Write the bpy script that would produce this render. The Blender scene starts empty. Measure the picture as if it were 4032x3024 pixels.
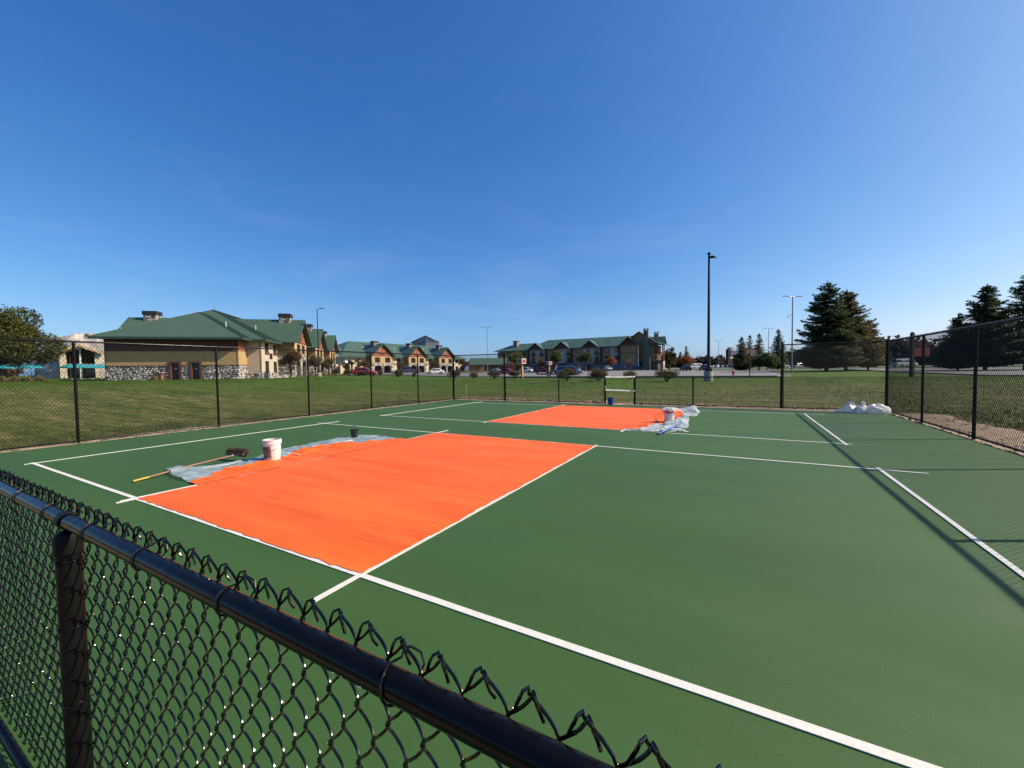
import bpy, bmesh, math, random
import numpy as np
from mathutils import Vector, Matrix

# ------------------------------------------------------------------ camera, sky, sun, exposure
scene = bpy.context.scene
COL = scene.collection
CAM = (6.919, -2.203, 1.6445)
FWD = Vector((-0.488326, 0.871914, -0.036113)); RGT = Vector((0.872638, 0.488195, -0.012967)); UPV = Vector((-0.006324, 0.037846, 0.999264))
cd = bpy.data.cameras.new('camera'); cam = bpy.data.objects.new('camera', cd); COL.objects.link(cam)
cd.sensor_width = 36.0; cd.lens = 36.0 * 1601.85 / 4032.0
cd.clip_start = 0.02; cd.clip_end = 4000.0
cam.matrix_world = Matrix(((RGT.x, UPV.x, -FWD.x, CAM[0]), (RGT.y, UPV.y, -FWD.y, CAM[1]), (RGT.z, UPV.z, -FWD.z, CAM[2]), (0, 0, 0, 1)))
scene.camera = cam
SUN_EL = math.radians(38.3); SUN_DIR = Vector((0.885 * math.cos(SUN_EL), 0.4655 * math.cos(SUN_EL), math.sin(SUN_EL))).normalized()
world = bpy.data.worlds.new('World'); scene.world = world; world.use_nodes = True
wn = world.node_tree.nodes; wl = world.node_tree.links; wn.clear()
sky = wn.new('ShaderNodeTexSky'); sky.sky_type = 'NISHITA'; sky.sun_disc = False
sky.sun_elevation = SUN_EL; sky.sun_rotation = math.atan2(SUN_DIR.x, SUN_DIR.y)
sky.altitude = 2500.0; sky.air_density = 1.0; sky.dust_density = 10.0; sky.ozone_density = 1.0
bg = wn.new('ShaderNodeBackground'); bg.inputs[1].default_value = 0.066
# colour response of the clear autumn sky: each channel of the sky is raised to its own contrast
sx = wn.new('ShaderNodeSeparateColor'); cx = wn.new('ShaderNodeCombineColor'); wl.new(sky.outputs[0], sx.inputs[0])
for ch, (gam, gain) in enumerate(((1.40, 1.39), (1.01, 1.26), (0.67, 1.31))):
    m0 = wn.new('ShaderNodeMath'); m0.operation = 'MULTIPLY'; m0.inputs[1].default_value = 0.1; wl.new(sx.outputs[ch], m0.inputs[0])
    m1 = wn.new('ShaderNodeMath'); m1.operation = 'POWER'; m1.inputs[1].default_value = gam; wl.new(m0.outputs[0], m1.inputs[0])
    m2 = wn.new('ShaderNodeMath'); m2.operation = 'MULTIPLY'; m2.inputs[1].default_value = gain * 10.0; wl.new(m1.outputs[0], m2.inputs[0]); wl.new(m2.outputs[0], cx.inputs[ch])
# faint wisps of cirrus low in the sky, all round the horizon
tc_ = wn.new('ShaderNodeTexCoord'); mpw = wn.new('ShaderNodeMapping'); mpw.inputs['Scale'].default_value = (2.2, 2.2, 9.0); mpw.inputs['Rotation'].default_value = (0.25, 0.1, 0.4); wl.new(tc_.outputs['Generated'], mpw.inputs[0])
nzw = wn.new('ShaderNodeTexNoise'); nzw.inputs['Scale'].default_value = 1.6; nzw.inputs['Detail'].default_value = 7; nzw.inputs['Roughness'].default_value = 0.62; nzw.inputs['Distortion'].default_value = 0.8; wl.new(mpw.outputs[0], nzw.inputs['Vector'])
mrw = wn.new('ShaderNodeMapRange'); mrw.inputs[1].default_value = 0.48; mrw.inputs[2].default_value = 0.78; mrw.inputs[3].default_value = 0.0; mrw.inputs[4].default_value = 0.12; wl.new(nzw.outputs[0], mrw.inputs[0])
spw = wn.new('ShaderNodeSeparateXYZ'); wl.new(tc_.outputs['Generated'], spw.inputs[0])
elw = wn.new('ShaderNodeMapRange'); elw.inputs[1].default_value = 0.10; elw.inputs[2].default_value = 0.42; elw.inputs[3].default_value = 1.0; elw.inputs[4].default_value = 0.10; wl.new(spw.outputs['Z'], elw.inputs[0])
mlw = wn.new('ShaderNodeMath'); mlw.operation = 'MULTIPLY'; wl.new(mrw.outputs[0], mlw.inputs[0]); wl.new(elw.outputs[0], mlw.inputs[1])
mxw = wn.new('ShaderNodeMix'); mxw.data_type = 'RGBA'; wl.new(mlw.outputs[0], mxw.inputs[0]); wl.new(cx.outputs[0], mxw.inputs[6]); mxw.inputs[7].default_value = (7.5, 8.2, 9.4, 1)
wo = wn.new('ShaderNodeOutputWorld'); wl.new(mxw.outputs[2], bg.inputs[0]); wl.new(bg.outputs[0], wo.inputs[0])
sd = bpy.data.lights.new('sun', 'SUN'); sd.energy = 5.0; sd.angle = math.radians(0.45); sd.color = (1.0, 0.88, 0.68)
sun = bpy.data.objects.new('sun', sd); COL.objects.link(sun)
sun.rotation_euler = SUN_DIR.to_track_quat('Z', 'Y').to_euler(); sun.location = (40, 20, 40)
scene.view_settings.view_transform = 'Standard'; scene.view_settings.look = 'None'
scene.view_settings.exposure = 0.60; scene.view_settings.gamma = 1.0
scene.cycles.max_bounces = 8; scene.cycles.transparent_max_bounces = 24

R = math.radians
RNG = np.random.default_rng(11); random.seed(5)
R2 = Vector((0.8725, 0.4886)); F2 = Vector((-0.4886, 0.8725)); RA = math.degrees(math.atan2(R2.y, R2.x))
def smooth(x, a, b):
    t = np.clip((x - a) / (b - a), 0, 1); return t * t * (3 - 2 * t)
def terr(x, y):
    """height of the ground at a place on the plan"""
    x = np.asarray(x, float); y = np.asarray(y, float)
    qx = np.maximum(np.maximum(-7.2 - x, x - 11.7), 0); qy = np.maximum(np.maximum(-2.6 - y, y - 16.6), 0)
    q = np.hypot(qx, qy)
    a = (x - CAM[0]) * R2.x + (y - CAM[1]) * R2.y; d = (x - CAM[0]) * F2.x + (y - CAM[1]) * F2.y
    z = -0.05 + 0.41 * smooth(q, 0.5, 34) + 0.40 * smooth(q, 70, 150) + 0.42 * smooth(q, 150, 360)
    z = z + 0.46 * smooth(-a, 8, 27) * smooth(q, 2, 34) * (1 - 0.6 * smooth(q, 95, 150)) * smooth(d, -5, 12)
    return z
def G(a, d, dz=0.0):
    """a metres to the right and d metres ahead of where the photographer stands, on the ground"""
    x = CAM[0] + a * R2.x + d * F2.x; y = CAM[1] + a * R2.y + d * F2.y
    return Vector((x, y, float(terr(x, y)) + dz))
def B(u, d, dz=0.0):
    """surveyed by bearing (image column of the photograph) and distance ahead"""
    return G((u - 2016.0) / 1601.85 * d * (1.0), d, dz)

# ------------------------------------------------------------------ materials
MATS = {}
REFL = 0.80                                                 # all paints and stones read from the photograph a little darker than on a colour card
def newmat(name):
    m = bpy.data.materials.new(name); m.use_nodes = True; m.node_tree.nodes.clear(); MATS[name] = m
    return m, m.node_tree.nodes, m.node_tree.links
def ramp(n, cols, pos=None):
    r = n.new('ShaderNodeValToRGB'); e = r.color_ramp.elements
    pos = pos or [i / (len(cols) - 1) for i in range(len(cols))]
    while len(e) < len(cols): e.new(0.5)
    for k, (c, p) in enumerate(zip(cols, pos)): e[k].position = p; e[k].color = (*c, 1)
    return r
def mat(name, cols, rough=0.6, scale=6.0, stretch=(1, 1, 1), bump=0.0, bscale=None, metallic=0.0, spec=0.5, detail=5.0, coords='Object', rnd=None, rot=0.0, coat=0.0, pos=None, rvar=0.0):
    """principled surface whose colour wanders between the given colours"""
    m, n, l = newmat(name)
    out = n.new('ShaderNodeOutputMaterial'); p = n.new('ShaderNodeBsdfPrincipled'); l.new(p.outputs[0], out.inputs[0])
    p.inputs['Roughness'].default_value = rough; p.inputs['Metallic'].default_value = metallic
    p.inputs['Specular IOR Level'].default_value = spec; p.inputs['Coat Weight'].default_value = coat
    if isinstance(cols[0], (int, float)): cols = [cols]
    cols = [tuple(v * REFL for v in c) for c in cols]
    tc = n.new('ShaderNodeTexCoord'); mp = n.new('ShaderNodeMapping'); mp.inputs['Scale'].default_value = stretch; mp.inputs['Rotation'].default_value = (0, 0, rot)
    if coords == 'World':
        g = n.new('ShaderNodeNewGeometry'); l.new(g.outputs['Position'], mp.inputs[0])
    else: l.new(tc.outputs[coords], mp.inputs[0])
    if len(cols) == 1: p.inputs['Base Color'].default_value = (*cols[0], 1)
    else:
        nz = n.new('ShaderNodeTexNoise'); nz.inputs['Scale'].default_value = scale; nz.inputs['Detail'].default_value = detail; nz.inputs['Roughness'].default_value = 0.62
        l.new(mp.outputs[0], nz.inputs['Vector'])
        r = ramp(n, cols, pos or [0.28 + 0.44 * i / (len(cols) - 1) for i in range(len(cols))])
        if rnd:
            oi = n.new('ShaderNodeObjectInfo'); gi = n.new('ShaderNodeNewGeometry')
            ad = n.new('ShaderNodeMath'); ad.operation = 'ADD'; l.new(oi.outputs['Random'], ad.inputs[0]); l.new(gi.outputs['Random Per Island'], ad.inputs[1])
            fr = n.new('ShaderNodeMath'); fr.operation = 'FRACT'; l.new(ad.outputs[0], fr.inputs[0])
            mx = n.new('ShaderNodeMix'); mx.inputs[0].default_value = rnd; l.new(nz.outputs[0], mx.inputs[2]); l.new(fr.outputs[0], mx.inputs[3]); l.new(mx.outputs[0], r.inputs[0])
        else: l.new(nz.outputs[0], r.inputs[0])
        l.new(r.outputs[0], p.inputs['Base Color'])
    if rvar:
        rn = n.new('ShaderNodeTexNoise'); rn.inputs['Scale'].default_value = scale * 1.7; rn.inputs['Detail'].default_value = 4; l.new(mp.outputs[0], rn.inputs['Vector']); rm = n.new('ShaderNodeMapRange'); rm.inputs[1].default_value = 0.35; rm.inputs[2].default_value = 0.65; rm.inputs[3].default_value = rough - rvar; rm.inputs[4].default_value = rough + rvar; l.new(rn.outputs[0], rm.inputs[0]); l.new(rm.outputs[0], p.inputs['Roughness'])
    if bump:
        b = n.new('ShaderNodeTexNoise'); b.inputs['Scale'].default_value = bscale or scale * 6; b.inputs['Detail'].default_value = 4; l.new(mp.outputs[0], b.inputs['Vector'])
        bp = n.new('ShaderNodeBump'); bp.inputs['Strength'].default_value = bump; bp.inputs['Distance'].default_value = 0.02; l.new(b.outputs[0], bp.inputs['Height']); l.new(bp.outputs[0], p.inputs['Normal'])
    return m
def leafmat(name, cols, scale=0.5, trans=0.3):
    m, n, l = newmat(name)
    out = n.new('ShaderNodeOutputMaterial'); p = n.new('ShaderNodeBsdfPrincipled'); p.inputs['Roughness'].default_value = 0.6; p.inputs['Specular IOR Level'].default_value = 0.3
    g = n.new('ShaderNodeNewGeometry'); nz = n.new('ShaderNodeTexNoise'); nz.inputs['Scale'].default_value = scale; nz.inputs['Detail'].default_value = 6; l.new(g.outputs['Position'], nz.inputs['Vector'])
    mx = n.new('ShaderNodeMix'); mx.inputs[0].default_value = 0.45; l.new(nz.outputs[0], mx.inputs[2]); l.new(g.outputs['Random Per Island'], mx.inputs[3])
    r = ramp(n, cols, [0.22 + 0.56 * i / (len(cols) - 1) for i in range(len(cols))]); l.new(mx.outputs[0], r.inputs[0]); l.new(r.outputs[0], p.inputs['Base Color'])
    t = n.new('ShaderNodeBsdfTranslucent'); l.new(r.outputs[0], t.inputs[0]); s = n.new('ShaderNodeMixShader'); s.inputs[0].default_value = trans
    l.new(p.outputs[0], s.inputs[1]); l.new(t.outputs[0], s.inputs[2]); l.new(s.outputs[0], out.inputs[0])
    return m
def plasticmat(name, col, opac=0.5, rough=0.25):
    m, n, l = newmat(name)
    out = n.new('ShaderNodeOutputMaterial'); p = n.new('ShaderNodeBsdfPrincipled'); p.inputs['Roughness'].default_value = rough; p.inputs['Base Color'].default_value = (*col, 1)
    tl = n.new('ShaderNodeBsdfTranslucent'); tl.inputs[0].default_value = (*col, 1)
    s1 = n.new('ShaderNodeMixShader'); s1.inputs[0].default_value = 0.3; l.new(p.outputs[0], s1.inputs[1]); l.new(tl.outputs[0], s1.inputs[2])
    tr = n.new('ShaderNodeBsdfTransparent'); s2 = n.new('ShaderNodeMixShader')
    nz = n.new('ShaderNodeTexNoise'); nz.inputs['Scale'].default_value = 7; g = n.new('ShaderNodeNewGeometry'); l.new(g.outputs['Position'], nz.inputs['Vector'])
    mr = n.new('ShaderNodeMapRange'); mr.inputs[1].default_value = 0.3; mr.inputs[2].default_value = 0.7; mr.inputs[3].default_value = opac - 0.15; mr.inputs[4].default_value = opac + 0.15
    l.new(nz.outputs[0], mr.inputs[0]); l.new(mr.outputs[0], s2.inputs[0]); l.new(tr.outputs[0], s2.inputs[1]); l.new(s1.outputs[0], s2.inputs[2]); l.new(s2.outputs[0], out.inputs[0])
    return m

mat('court_green', [(0.037, 0.097, 0.021), (0.044, 0.110, 0.026), (0.053, 0.124, 0.033)], rough=0.64, scale=0.5, stretch=(0.35, 1.6, 1), rot=0.08, bump=0.35, bscale=420, coords='World', spec=0.26, rvar=0.08, detail=8)
def orange_material():
    m, n, l = newmat('orange_paint'); out = n.new('ShaderNodeOutputMaterial'); p = n.new('ShaderNodeBsdfPrincipled'); p.inputs['Roughness'].default_value = 0.55; p.inputs['Specular IOR Level'].default_value = 0.35; l.new(p.outputs[0], out.inputs[0])
    g = n.new('ShaderNodeNewGeometry')
    def layer(sx_, sy_, rot, sc, det):
        mp = n.new('ShaderNodeMapping'); mp.inputs['Scale'].default_value = (sx_, sy_, 1); mp.inputs['Rotation'].default_value = (0, 0, rot); l.new(g.outputs['Position'], mp.inputs[0])
        z = n.new('ShaderNodeTexNoise'); z.inputs['Scale'].default_value = sc; z.inputs['Detail'].default_value = det; z.inputs['Roughness'].default_value = 0.6; z.inputs['Distortion'].default_value = 0.4; l.new(mp.outputs[0], z.inputs['Vector']); return z
    a = layer(0.22, 1.5, -0.10, 1.8, 6); b = layer(0.10, 2.6, -0.16, 2.0, 2); c = layer(1, 1, 0, 70, 3)
    r = ramp(n, [(0.68, 0.092, 0.004), (0.77, 0.114, 0.007), (0.85, 0.146, 0.013)], [0.3, 0.5, 0.7]); l.new(a.outputs[0], r.inputs[0])
    k = ramp(n, [(1, 1, 1), (1, 1, 1), (0.76, 0.60, 0.5), (1, 1, 1), (1, 1, 1)], [0.0, 0.55, 0.572, 0.594, 1.0]); l.new(b.outputs[0], k.inputs[0])
    m1 = n.new('ShaderNodeMix'); m1.data_type = 'RGBA'; m1.blend_type = 'MULTIPLY'; m1.inputs[0].default_value = 0.9; l.new(r.outputs[0], m1.inputs[6]); l.new(k.outputs[0], m1.inputs[7])
    q = ramp(n, [(0.80, 0.70, 0.7), (1.06, 1.15, 1.15)], [0.35, 0.65]); l.new(c.outputs[0], q.inputs[0])
    m2 = n.new('ShaderNodeMix'); m2.data_type = 'RGBA'; m2.blend_type = 'MULTIPLY'; m2.inputs[0].default_value = 0.7; l.new(m1.outputs[2], m2.inputs[6]); l.new(q.outputs[0], m2.inputs[7]); l.new(m2.outputs[2], p.inputs['Base Color'])
    bp = n.new('ShaderNodeBump'); bp.inputs['Strength'].default_value = 0.5; bp.inputs['Distance'].default_value = 0.004; l.new(c.outputs[0], bp.inputs['Height']); l.new(bp.outputs[0], p.inputs['Normal'])
orange_material()
mat('white_tape', [(0.66, 0.66, 0.60), (0.76, 0.76, 0.72)], rough=0.65, scale=9, coords='World', bump=0.15, bscale=60)
mat('black_vinyl', [(0.003, 0.003, 0.004), (0.006, 0.006, 0.007)], rough=0.2, scale=14, bump=0.06, bscale=30, spec=0.17)
mat('black_post', [(0.003, 0.003, 0.0032), (0.007, 0.006, 0.006)], rough=0.5, spec=0.16, scale=9, bump=0.1, bscale=30)
mat('wire_vinyl', [(0.002, 0.003, 0.0025)], rough=0.13, spec=0.5)
mat('wire_far', [(0.004, 0.005, 0.005)], rough=0.42)
mat('tie_wire', [(0.02, 0.02, 0.022)], rough=0.22, metallic=0.6)
mat('dirt', [(0.20, 0.135, 0.085), (0.36, 0.26, 0.175), (0.46, 0.35, 0.25)], rough=0.95, scale=3.5, bump=1.0, bscale=28, coords='World', detail=9)
mat('clod', [(0.05, 0.033, 0.022), (0.15, 0.10, 0.066), (0.34, 0.25, 0.175)], rough=0.95, scale=5, coords='World', rnd=0.5)
mat('asphalt', [(0.135, 0.132, 0.13), (0.18, 0.175, 0.172), (0.21, 0.205, 0.20)], rough=0.85, scale=0.25, coords='World', bump=0.3, bscale=30)
mat('concrete', [(0.26, 0.24, 0.21), (0.38, 0.36, 0.32)], rough=0.85, scale=3, bump=0.4, bscale=40)
mat('roof_green', [(0.058, 0.110, 0.070), (0.076, 0.134, 0.090)], rough=0.42, scale=0.5, metallic=0.0, coords='Object')
mat('roof_seam', [(0.036, 0.074, 0.046), (0.048, 0.090, 0.058)], rough=0.4, scale=0.5)
mat('fascia', [(0.030, 0.060, 0.050), (0.045, 0.080, 0.066)], rough=0.5, scale=2)
mat('soffit', [(0.10, 0.075, 0.06), (0.13, 0.10, 0.08)], rough=0.8, scale=2)
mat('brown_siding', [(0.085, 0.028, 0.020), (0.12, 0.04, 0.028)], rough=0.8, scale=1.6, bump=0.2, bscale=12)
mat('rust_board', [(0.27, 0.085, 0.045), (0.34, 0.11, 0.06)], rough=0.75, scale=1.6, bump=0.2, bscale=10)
mat('trim_brown', [(0.12, 0.04, 0.028), (0.17, 0.06, 0.04)], rough=0.7, scale=3)
mat('tan_siding', [(0.30, 0.19, 0.095), (0.35, 0.23, 0.12)], rough=0.85, scale=1.2, stretch=(0.4, 0.4, 5), bump=0.2, bscale=14)
mat('gold_siding', [(0.50, 0.33, 0.14), (0.57, 0.39, 0.18)], rough=0.85, scale=1.4, bump=0.2, bscale=14)
mat('cream_stucco', [(0.58, 0.50, 0.38), (0.68, 0.60, 0.48)], rough=0.9, scale=1.0, bump=0.3, bscale=25)
mat('pink_stucco', [(0.50, 0.40, 0.32), (0.58, 0.47, 0.38)], rough=0.9, scale=1.0, bump=0.3, bscale=25)
mat('grey_stucco', [(0.42, 0.39, 0.36), (0.50, 0.46, 0.43)], rough=0.9, scale=0.8, bump=0.3, bscale=25)
mat('stone', [(0.10, 0.095, 0.10), (0.30, 0.275, 0.265), (0.52, 0.48, 0.45), (0.70, 0.66, 0.62)], rough=0.85, scale=4, bump=0.6, bscale=14, rnd=0.72)
mat('mortar', [(0.15, 0.14, 0.13), (0.22, 0.205, 0.19)], rough=0.95, scale=8, bump=0.3)
mat('stone_dark', [(0.07, 0.068, 0.075), (0.15, 0.14, 0.145), (0.25, 0.235, 0.23)], rough=0.85, scale=1.1, bump=1.0, bscale=2.5, rnd=0.6, detail=3)
mat('chimney_cap', [(0.018, 0.018, 0.022), (0.035, 0.035, 0.04)], rough=0.5, scale=3)
mat('dark_glass', [(0.012, 0.014, 0.017)], rough=0.06, spec=0.8)
mat('window_frame', [(0.07, 0.045, 0.035), (0.10, 0.065, 0.05)], rough=0.6, scale=4)
mat('dark_door', [(0.010, 0.010, 0.012), (0.018, 0.016, 0.017)], rough=0.35, scale=3)
mat('skylight_glass', [(0.03, 0.055, 0.085), (0.06, 0.09, 0.13)], rough=0.15, scale=0.6, spec=0.8)
mat('white_metal', [(0.72, 0.72, 0.70), (0.80, 0.80, 0.78)], rough=0.5, scale=4)
mat('grey_metal', [(0.25, 0.26, 0.27), (0.33, 0.34, 0.35)], rough=0.45, scale=4, metallic=0.5)
mat('dark_pole', [(0.010, 0.011, 0.014), (0.015, 0.016, 0.020)], rough=0.55, spec=0.3, scale=2)
mat('lamp_lens', [(0.75, 0.76, 0.74)], rough=0.3)
mat('bark', [(0.05, 0.035, 0.025), (0.10, 0.075, 0.055)], rough=0.95, scale=5, stretch=(3, 3, 0.7), bump=0.8)
leafmat('leaf_dark', [(0.020, 0.034, 0.008), (0.040, 0.058, 0.013), (0.075, 0.080, 0.018), (0.14, 0.105, 0.022)], 0.22)
leafmat('leaf_green', [(0.035, 0.055, 0.012), (0.075, 0.095, 0.022), (0.12, 0.125, 0.035)], 0.5)
leafmat('leaf_bronze', [(0.060, 0.030, 0.008), (0.115, 0.060, 0.014), (0.15, 0.095, 0.025)], 0.8)
leafmat('leaf_olive', [(0.055, 0.045, 0.012), (0.10, 0.080, 0.02), (0.15, 0.115, 0.035)], 0.8)
leafmat('leaf_orange', [(0.20, 0.045, 0.015), (0.32, 0.085, 0.028), (0.36, 0.12, 0.05)], 0.6)
leafmat('leaf_mauve', [(0.11, 0.055, 0.05), (0.17, 0.09, 0.08)], 0.8)
leafmat('needle', [(0.022, 0.040, 0.020), (0.050, 0.078, 0.032), (0.14, 0.15, 0.055)], 0.5, 0.4)
leafmat('needle_brown', [(0.036, 0.042, 0.020), (0.090, 0.084, 0.032), (0.20, 0.15, 0.052)], 0.4, 0.4)
leafmat('shrub_leaf', [(0.030, 0.028, 0.011), (0.060, 0.050, 0.019), (0.105, 0.075, 0.034), (0.13, 0.085, 0.05)], 1.6, 0.25)
leafmat('treeline_leaf', [(0.022, 0.034, 0.022), (0.045, 0.055, 0.032), (0.10, 0.060, 0.035), (0.13, 0.065, 0.035)], 0.03, 0.2)
leafmat('ornamental', [(0.14, 0.11, 0.035), (0.22, 0.18, 0.07), (0.18, 0.12, 0.06)], 1.0, 0.3)
leafmat('barrier_white', [(0.80, 0.80, 0.74), (0.84, 0.84, 0.80)], 1.0, 0.55)
plasticmat('plastic_sheet', (0.46, 0.58, 0.66), 0.62)
plasticmat('plastic_clear', (0.72, 0.78, 0.84), 0.62)
plasticmat('plastic_white', (0.80, 0.80, 0.79), 0.82, 0.3)
mat('pail_white', [(0.80, 0.80, 0.79), (0.86, 0.86, 0.85)], rough=0.38, scale=5)
mat('pail_inside', [(0.62, 0.60, 0.57), (0.72, 0.70, 0.68)], rough=0.5, scale=8)
mat('pail_label', [(0.20, 0.13, 0.135), (0.28, 0.19, 0.195)], rough=0.5, scale=9)
mat('label_black', [(0.018, 0.012, 0.014)], rough=0.5)
mat('pail_black', [(0.012, 0.012, 0.013), (0.02, 0.02, 0.022)], rough=0.3, scale=5)
mat('pail_blue', [(0.012, 0.055, 0.30), (0.02, 0.085, 0.42)], rough=0.4, scale=5)
mat('red_drip', [(0.60, 0.08, 0.05), (0.75, 0.12, 0.07)], rough=0.4, scale=6)
mat('broom_wood', [(0.26, 0.10, 0.065), (0.36, 0.16, 0.10)], rough=0.5, scale=4, stretch=(1, 1, 8))
mat('yellow_grip', [(0.42, 0.30, 0.03), (0.52, 0.40, 0.06)], rough=0.5, scale=5)
mat('bristle', [(0.030, 0.022, 0.015), (0.075, 0.05, 0.03), (0.12, 0.075, 0.04)], rough=0.9, scale=30)
mat('blue_bar', [(0.04, 0.15, 0.50), (0.06, 0.20, 0.58)], rough=0.4, scale=4)
mat('teal_canvas', [(0.015, 0.24, 0.30), (0.03, 0.33, 0.40)], rough=0.7, scale=3)
mat('hydrant_red', [(0.34, 0.02, 0.015), (0.45, 0.04, 0.03)], rough=0.45, scale=6)
mat('tyre', [(0.012, 0.012, 0.013)], rough=0.8); mat('rim', [(0.45, 0.46, 0.48)], rough=0.3, metallic=0.7)
mat('head_lamp', [(0.75, 0.76, 0.78)], rough=0.15); mat('tail_lamp', [(0.35, 0.02, 0.02)], rough=0.2)
for nm, c in dict(red=(0.42, 0.018, 0.022), darkred=(0.16, 0.012, 0.018), white=(0.80, 0.80, 0.79), slate=(0.10, 0.115, 0.15), silver=(0.42, 0.43, 0.44), black=(0.013, 0.014, 0.017), navy=(0.025, 0.04, 0.09), blue=(0.10, 0.17, 0.28), grey=(0.16, 0.165, 0.17)).items():
    mat('car_' + nm, [c], rough=0.28, coat=0.6, metallic=0.0 if nm in ('white', 'red') else 0.25)
mat('sign_white', [(0.76, 0.74, 0.70), (0.82, 0.80, 0.77)], rough=0.5, scale=4); mat('sign_red', [(0.30, 0.03, 0.035), (0.38, 0.05, 0.05)], rough=0.5, scale=4)
mat('sign_blue', [(0.03, 0.05, 0.20), (0.07, 0.10, 0.30)], rough=0.5, scale=2)
mat('sign_post', [(0.42, 0.20, 0.05), (0.52, 0.27, 0.08)], rough=0.7, scale=4); mat('dark_wood', [(0.055, 0.04, 0.035), (0.085, 0.06, 0.05)], rough=0.8, scale=4, bump=0.4)
mat('skin', [(0.45, 0.27, 0.19)], rough=0.6); mat('shirt_pale', [(0.45, 0.55, 0.55), (0.55, 0.63, 0.63)], rough=0.8, scale=8); mat('shorts_dark', [(0.012, 0.012, 0.015)], rough=0.85); mat('shirt_grey', [(0.10, 0.11, 0.14)], rough=0.85); mat('hair', [(0.03, 0.02, 0.014)], rough=0.7)
mat('rock', [(0.24, 0.22, 0.20), (0.42, 0.39, 0.36), (0.56, 0.53, 0.49)], rough=0.9, scale=0.9, bump=1.0, bscale=2.0)
mat('yellow_stake', [(0.45, 0.36, 0.12), (0.55, 0.45, 0.18)], rough=0.7, scale=5)
# lawn: dry and green bands
def lawn_material():
    m, n, l = newmat('lawn'); out = n.new('ShaderNodeOutputMaterial'); p = n.new('ShaderNodeBsdfPrincipled'); p.inputs['Roughness'].default_value = 0.9; p.inputs['Specular IOR Level'].default_value = 0.15; l.new(p.outputs[0], out.inputs[0])
    g = n.new('ShaderNodeNewGeometry'); mp = n.new('ShaderNodeMapping'); mp.inputs['Rotation'].default_value = (0, 0, -R(RA - 12)); mp.inputs['Scale'].default_value = (0.28, 1.7, 1); l.new(g.outputs['Position'], mp.inputs[0])
    def noise(src, sc, det): 
        z = n.new('ShaderNodeTexNoise'); z.inputs['Scale'].default_value = sc; z.inputs['Detail'].default_value = det; z.inputs['Roughness'].default_value = 0.65; l.new(src, z.inputs['Vector']); return z
    a = noise(mp.outputs[0], 0.42, 5); b = noise(g.outputs['Position'], 2.4, 8); c = noise(g.outputs['Position'], 0.06, 3)
    a2 = noise(mp.outputs[0], 1.5, 6); mxa = n.new('ShaderNodeMix'); mxa.inputs[0].default_value = 0.5; l.new(a.outputs[0], mxa.inputs[2]); l.new(a2.outputs[0], mxa.inputs[3]); mx = n.new('ShaderNodeMix'); mx.inputs[0].default_value = 0.4; l.new(mxa.outputs[0], mx.inputs[2]); l.new(b.outputs[0], mx.inputs[3])
    # farther from the courts the turf is watered and greener
    mp2 = n.new('ShaderNodeMapping'); mp2.vector_type = 'POINT'; mp2.inputs['Rotation'].default_value = (0, 0, -R(RA)); l.new(g.outputs['Position'], mp2.inputs[0])
    sp = n.new('ShaderNodeSeparateXYZ'); l.new(mp2.outputs[0], sp.inputs[0])
    wob = n.new('ShaderNodeMath'); wob.operation = 'MULTIPLY_ADD'; l.new(c.outputs[0], wob.inputs[0]); wob.inputs[1].default_value = 16.0; l.new(sp.outputs['Y'], wob.inputs[2])
    mr = n.new('ShaderNodeMapRange'); mr.inputs[1].default_value = 27.0; mr.inputs[2].default_value = 38.0; l.new(wob.outputs[0], mr.inputs[0])
    dry = ramp(n, [(0.040, 0.055, 0.012), (0.078, 0.090, 0.023), (0.165, 0.148, 0.060)], [0.42, 0.5, 0.585]); l.new(mx.outputs[0], dry.inputs[0])
    grn = ramp(n, [(0.028, 0.060, 0.006), (0.052, 0.096, 0.010), (0.096, 0.138, 0.022)], [0.42, 0.5, 0.585]); l.new(mx.outputs[0], grn.inputs[0])
    m2 = n.new('ShaderNodeMix'); m2.data_type = 'RGBA'; l.new(mr.outputs[0], m2.inputs[0]); l.new(dry.outputs[0], m2.inputs[6]); l.new(grn.outputs[0], m2.inputs[7]); l.new(m2.outputs[2], p.inputs['Base Color'])
    bn = noise(g.outputs['Position'], 16, 5); bp = n.new('ShaderNodeBump'); bp.inputs['Strength'].default_value = 0.6; bp.inputs['Distance'].default_value = 0.04; l.new(bn.outputs[0], bp.inputs['Height']); l.new(bp.outputs[0], p.inputs['Normal'])
lawn_material()

# ------------------------------------------------------------------ helpers
def link(name, mesh, parent=None, m=None):
    o = bpy.data.objects.new(name, mesh); COL.objects.link(o)
    if parent is not None: o.parent = parent
    if m and mesh is not None and not mesh.materials: mesh.materials.append(MATS[m])
    return o
def npmesh(name, v, f, smooth_=False):
    """mesh from arrays: v (N,3), f (M,k)"""
    me = bpy.data.meshes.new(name); v = np.asarray(v, np.float32); f = np.asarray(f, np.int32); k = f.shape[1]
    me.vertices.add(len(v)); me.vertices.foreach_set('co', v.ravel()); me.loops.add(f.size); me.loops.foreach_set('vertex_index', f.ravel())
    me.polygons.add(len(f)); me.polygons.foreach_set('loop_start', np.arange(len(f), dtype=np.int32) * k); me.polygons.foreach_set('loop_total', np.full(len(f), k, np.int32))
    if smooth_: me.polygons.foreach_set('use_smooth', np.ones(len(f), bool))
    me.update(); me.validate(); return me
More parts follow.
